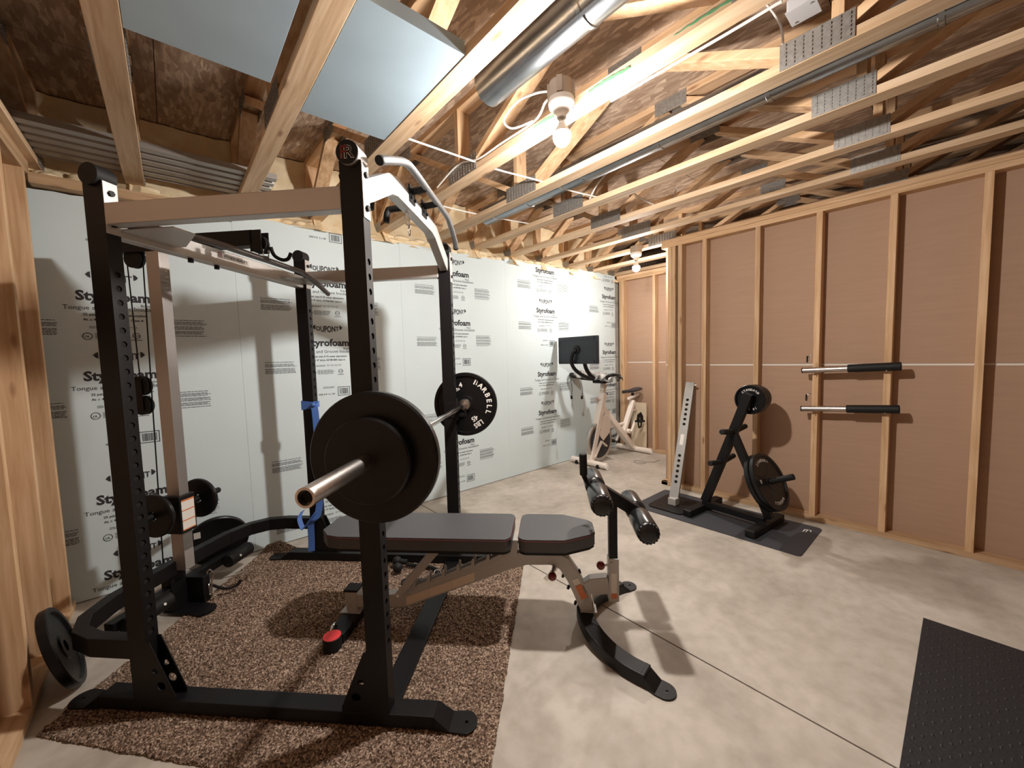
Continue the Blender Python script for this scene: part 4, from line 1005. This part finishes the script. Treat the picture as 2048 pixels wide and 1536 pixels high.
# bars hung on the studs
for (z, dz, lab) in ((1.205, .022, 'upper steel bar with black foam sleeve hung across two studs'), (.905, .028, 'lower steel bar with black foam sleeve hung across two studs')):
    t = thing('safety_bar', lab, 'bar', (3.745, 0, z), 0, 'bars hung on the right wall')
    a = Vector((-.01, .835, -.012)); b = Vector((-.01, .285, dz)); mid = a+(b-a)*.5
    MB().cyl(a, mid, .022, 24).build('tube', STEEL, t, bevel=.002); MB().cyl(a-(b-a)*.012, a+(b-a)*.004, .0225, 20).build('end_plug', BLACKR, t, bevel=.003)
    MB().cyl(mid-(b-a)*.01, b, .029, 24).build('foam_sleeve', BLACKR, t, bevel=.004)
    MB().cyl((.018, .36, -.034+dz), (.022, .36, -.034+dz), .004, 8)
    h = thing('hitch_pin', 'small steel pin on a cord above the %s hung bar' % ('upper' if z > 1 else 'lower'), 'pin', (3.765, .80, z+.05), 0, 'pins on the right wall')
    MB().tube(smooth_path([(0, 0, .06), (-.012, 0, .05), (-.016, .004, .02), (-.01, .004, -.01)]), .0035, 8).build('pin', CHROME, h); MB().cyl((.005, -.01, .055), (-.018, -.01, .055), .006, 10).build('pin_head', STEEL, h)
    MB().tube([(-.014, .012, .05), (-.012, .012, 0)], .006, 8).build('pin_grip', BLACKR, h)
    for y in (.762, .357):
        yy = (a.z + (b.z-a.z)*((.835-y)/.55)); tag(MB().cyl((3.79, y, z+yy-.031), (3.715, y, z+yy-.026), .003, 8).build('nail', STEEL), 'steel nail under the %s hung bar at the %s stud' % ('upper' if z > 1 else 'lower', 'farther' if y > .5 else 'nearer'), 'nail', 'nails holding the hung bars')

# ------------------------------------------------------------------ exercise bike in the nook
bk = thing('exercise_bike', 'cream exercise bike with a black screen in front of the foam wall', 'exercise bike', (3.80, 2.99, 0))
def bt(name, pts, w, h, m_=CREAM, up=(0, 1, 0), bev=.01): return MB().rtube(pts, w, h, up=up).build(name, m_, bk, bevel=bev)
for x in (0, 1.0):
    o = MB().cyl((x, -.265, .042), (x, .265, .042), .036, 20).build('stabiliser', CREAM, bk, bevel=.004)
    for y in (-.262, .262): MB().cyl((x, y, .03), (x, y+(.012 if y > 0 else -.012), .03), .030, 16).build('end_cap', WHITEP, o)
    for y in (-.16, .16): MB().cyl((x-.04, y-.01, .026), (x-.04, y+.012, .026), .024, 16).build('transport_wheel', BLACKR, o) if x == 0 else None
bt('front_post', [(.02, 0, .06), (.19, 0, .55), (.26, 0, .74), (.30, 0, .875)], .075, .085)
bt('down_tube', [(.26, 0, .70), (.93, 0, .10)], .07, .08)
bt('rear_stay', [(.93, 0, .09), (1.0, 0, .05)], .06, .07)
bt('seat_tube', [(.74, 0, .30), (.82, 0, .44), (.98, 0, .715)], .055, .07)
bt('chain_stay', [(.28, .03, .40), (.80, .03, .42)], .03, .05)
MB().prism([(.22, .56), (.33, .60), (.42, .52), (.40, .36), (.26, .27), (.18, .35)], .05, Matrix(((1,0,0,0), (0,0,-1,.02), (0,1,0,0), (0,0,0,1)))).build('flywheel_cover', CREAM, bk, bevel=.01)
fw = MB().lathe((.20, -.025, .275), (0, 1, 0), [(0, .03), (0, .205), (-.004, .21), (-.004, .236), (.004, .24), (.046, .24), (.052, .236), (.052, .21), (.046, .205), (.046, .03)], 48).build('flywheel', STEEL, bk)
MB().lathe((.20, -.0265, .275), (0, 1, 0), [(0, .0), (0, .205)], 48).build('flywheel_disc', SEAT, fw)
mb = MB()
for i in range(28):
    a = 2*pi*i/28; mb.bar((.20+cos(a)*.08, -.028, .275+sin(a)*.08), (.20+cos(a)*.20, -.028, .275+sin(a)*.20), .004, .002, up=(0, 1, 0))
mb.build('flywheel_fins', BLACK, fw)
MB().rtube([(.06, -.04, .10), (.20, -.04, .275), (.30, -.04, .20)], .02, .035, up=(0, 1, 0)).build('fork', CREAM, bk)
MB().rtube([(.29, 0, .86), (.31, 0, 1.0)], .05, .055, up=(0, 1, 0)).build('handlebar_post', mat('pale_steel', (.62, .55, .48), .35, .3), bk, bevel=.004)
for x, z in ((.20, .80), (.90, .58)):
    o = MB().cyl((x+.03, -.01, z), (x-.04 if x < .5 else x+.10, -.01, z), .010, 12).build('adjuster_stem', CREAM, bk); MB().lathe((x-.055 if x < .5 else x+.10, -.01, z), (1, 0, 0), [(0, 0), (0, .022), (.02, .024), (.02, 0)], 16).build('adjuster_knob', mat('dusty_rose', (.45, .33, .28), .5), o)
MB().box(.33, .36, -.03, .0, .845, .875).build('blue_tag', mat('blue_plastic', (.05, .09, .25), .4), bk)
MB().cyl((.80, -.07, .32), (.80, .07, .32), .032, 20).build('crank_hub', CREAM, bk)
MB().rtube([(.80, -.085, .32), (.90, -.085, .455)], .012, .03, up=(0, 1, 0)).build('crank_arm', CREAM, bk)
pd = MB().box(.855, .955, -.20, -.10, .44, .465).build('pedal', BLACKR, bk, bevel=.006)
MB().rtube([(.86, -.15, .45), (.87, -.15, .525), (.92, -.15, .54), (.95, -.15, .50), (.95, -.15, .45)], .07, .006, up=(0, 1, 0)).build('toe_strap', BLACKR, pd)
MB().rtube([(.86, -.15, .44), (.88, -.15, .37), (.93, -.15, .375), (.94, -.15, .44)], .03, .006, up=(0, 1, 0)).build('toe_cage', BLACKR, pd)
MB().rtube([(.80, .085, .32), (.70, .085, .185)], .012, .03, up=(0, 1, 0)).build('crank_arm', CREAM, bk)
MB().box(.655, .755, .10, .20, .165, .19).build('pedal', BLACKR, bk, bevel=.006)
bt('seat_slider', [(.86, 0, .745), (1.12, 0, .795)], .04, .04)
MB().cyl((.97, 0, .76), (.97, 0, .82), .018, 14).build('seat_clamp', BLACKR, bk)
v = []; f = []
sec = [(.74, .018, .0), (.80, .022, .003), (.88, .032, .0), (.96, .058, .002), (1.03, .078, .010), (1.09, .082, .018), (1.13, .06, .018)]
for x, hw, dz in sec:
    for q in range(12):
        a = 2*pi*q/12; v.append((x, cos(a)*hw, .852+dz+sin(a)*(.020 if sin(a) > 0 else .026)))
for i in range(len(sec)-1):
    for q in range(12): f.append((i*12+q, i*12+(q+1) % 12, (i+1)*12+(q+1) % 12, (i+1)*12+q))
f += [tuple(range(12))[::-1], tuple(range(len(v)-12, len(v)))]
MB().add(v, f, True).build('saddle', SEAT, bk)
# handlebar
for s_ in (-1, 1):
    MB().tube(smooth_path([(.28, 0, 1.045), (.20, s_*.10, 1.05), (.10, s_*.20, 1.07), (.02, s_*.27, 1.10), (.06, s_*.31, 1.12), (.20, s_*.31, 1.10)], 5), .019, 12).build('handlebar', BLACKR, bk)
MB().box(.20, .34, -.09, .09, 1.0, 1.06).build('handlebar_clamp', BLACK, bk, bevel=.012)
MB().tube(smooth_path([(-.16, 0, 1.42), (-.10, 0, 1.40), (-.07, 0, 1.30), (-.02, .0, 1.18), (.10, 0, 1.08), (.25, 0, 1.05)], 5), .024, 14).build('screen_arm', BLACK, bk)
scn = MB().box(-.20, -.155, -.29, .29, 1.255, 1.575).build('screen', SCREEN, bk, bevel=.008)
for z in (1.27, 1.535): MB().box(-.206, -.20, -.25, .25, z, z+.025).build('screen_ridge', SCREEN, scn)
MB().lathe((-.20, 0, 1.42), (-1, 0, 0), [(0, .05), (.012, .048), (.016, .03), (.016, 0)], 22).build('screen_mount', BLACK, scn)
MB().box(-.206, -.2, -.02, .02, 1.44, 1.47).build('screen_port', BLACKR, scn)
MB().tube(smooth_path([(-.215, .02, 1.42), (-.235, .06, 1.32), (-.22, .08, 1.20), (-.20, .08, 1.10), (-.19, .07, 1.05), (-.18, .10, 1.0), (-.16, .09, .88)], 5), .016, 10).build('rear_screen_arm', BLACK, bk) if False else None
MB().tube(smooth_path([(-.215, .0, 1.42), (-.24, .03, 1.38), (-.24, .05, 1.28), (-.20, .03, 1.19), (-.08, 0, 1.11), (.10, 0, 1.06)], 5), .022, 12).build('screen_neck', BLACK, bk)
for y, zz_ in ((.14, .86), (-.02, .87)):
    o = MB().tube(smooth_path([(-.10, y, 1.13), (-.13, y+.02, 1.06), (-.14, y-.01, .96), (-.13, y+.01, zz_)], 5), .0035, 8).build('power_cord', BLACK, bk)
    MB().box(-.138, -.122, y, y+.02, zz_-.035, zz_+.005).build('plug', BLACKR, o)
t = thing('towel', 'grey striped cloth draped in folds over the bike handlebar', 'towel', (3.80, 2.99, 0))
v = []; n = 36
for i in range(n+1):
    y = .27-.60*i/n; zc = 1.135 + .022*sin(i*.95) - .05*i/n
    for q, (dx, dz) in enumerate(((-.07, -.055), (-.05, -.01), (.0, .012), (.07, .012), (.13, -.01), (.15, -.04))):
        v.append((.10+dx+.25*(.5-abs(i/n-.5))*.6, y, zc+dz*(1+.3*sin(i*.95+q))))
f = [(i*6+q, (i+1)*6+q, (i+1)*6+q+1, i*6+q+1) for i in range(n) for q in range(5)]
o = MB().add(v, f, True).build('cloth', TOWEL, t); md = o.modifiers.new('solid', 'SOLIDIFY'); md.thickness = .006
tag(MB().box(4.868, 4.886, 2.83, 3.06, 0, .68, Matrix.Translation((-.02, 0, 0))).build('drywall_offcut', PALEB, bevel=.001), 'pale board offcut leaning on the nook studs behind the bike', 'board')
tag(MB().tube(smooth_path([(4.25, 2.62, .006), (4.33, 2.55, .006), (4.42, 2.60, .006), (4.38, 2.70, .006), (4.30, 2.66, .006), (4.45, 2.52, .006), (4.6, 2.5, .006)]), .003, 6).build('cord', mat('grey_cord', (.3, .27, .24), .6)), 'thin grey cord curled on the floor beside the bike', 'cord')
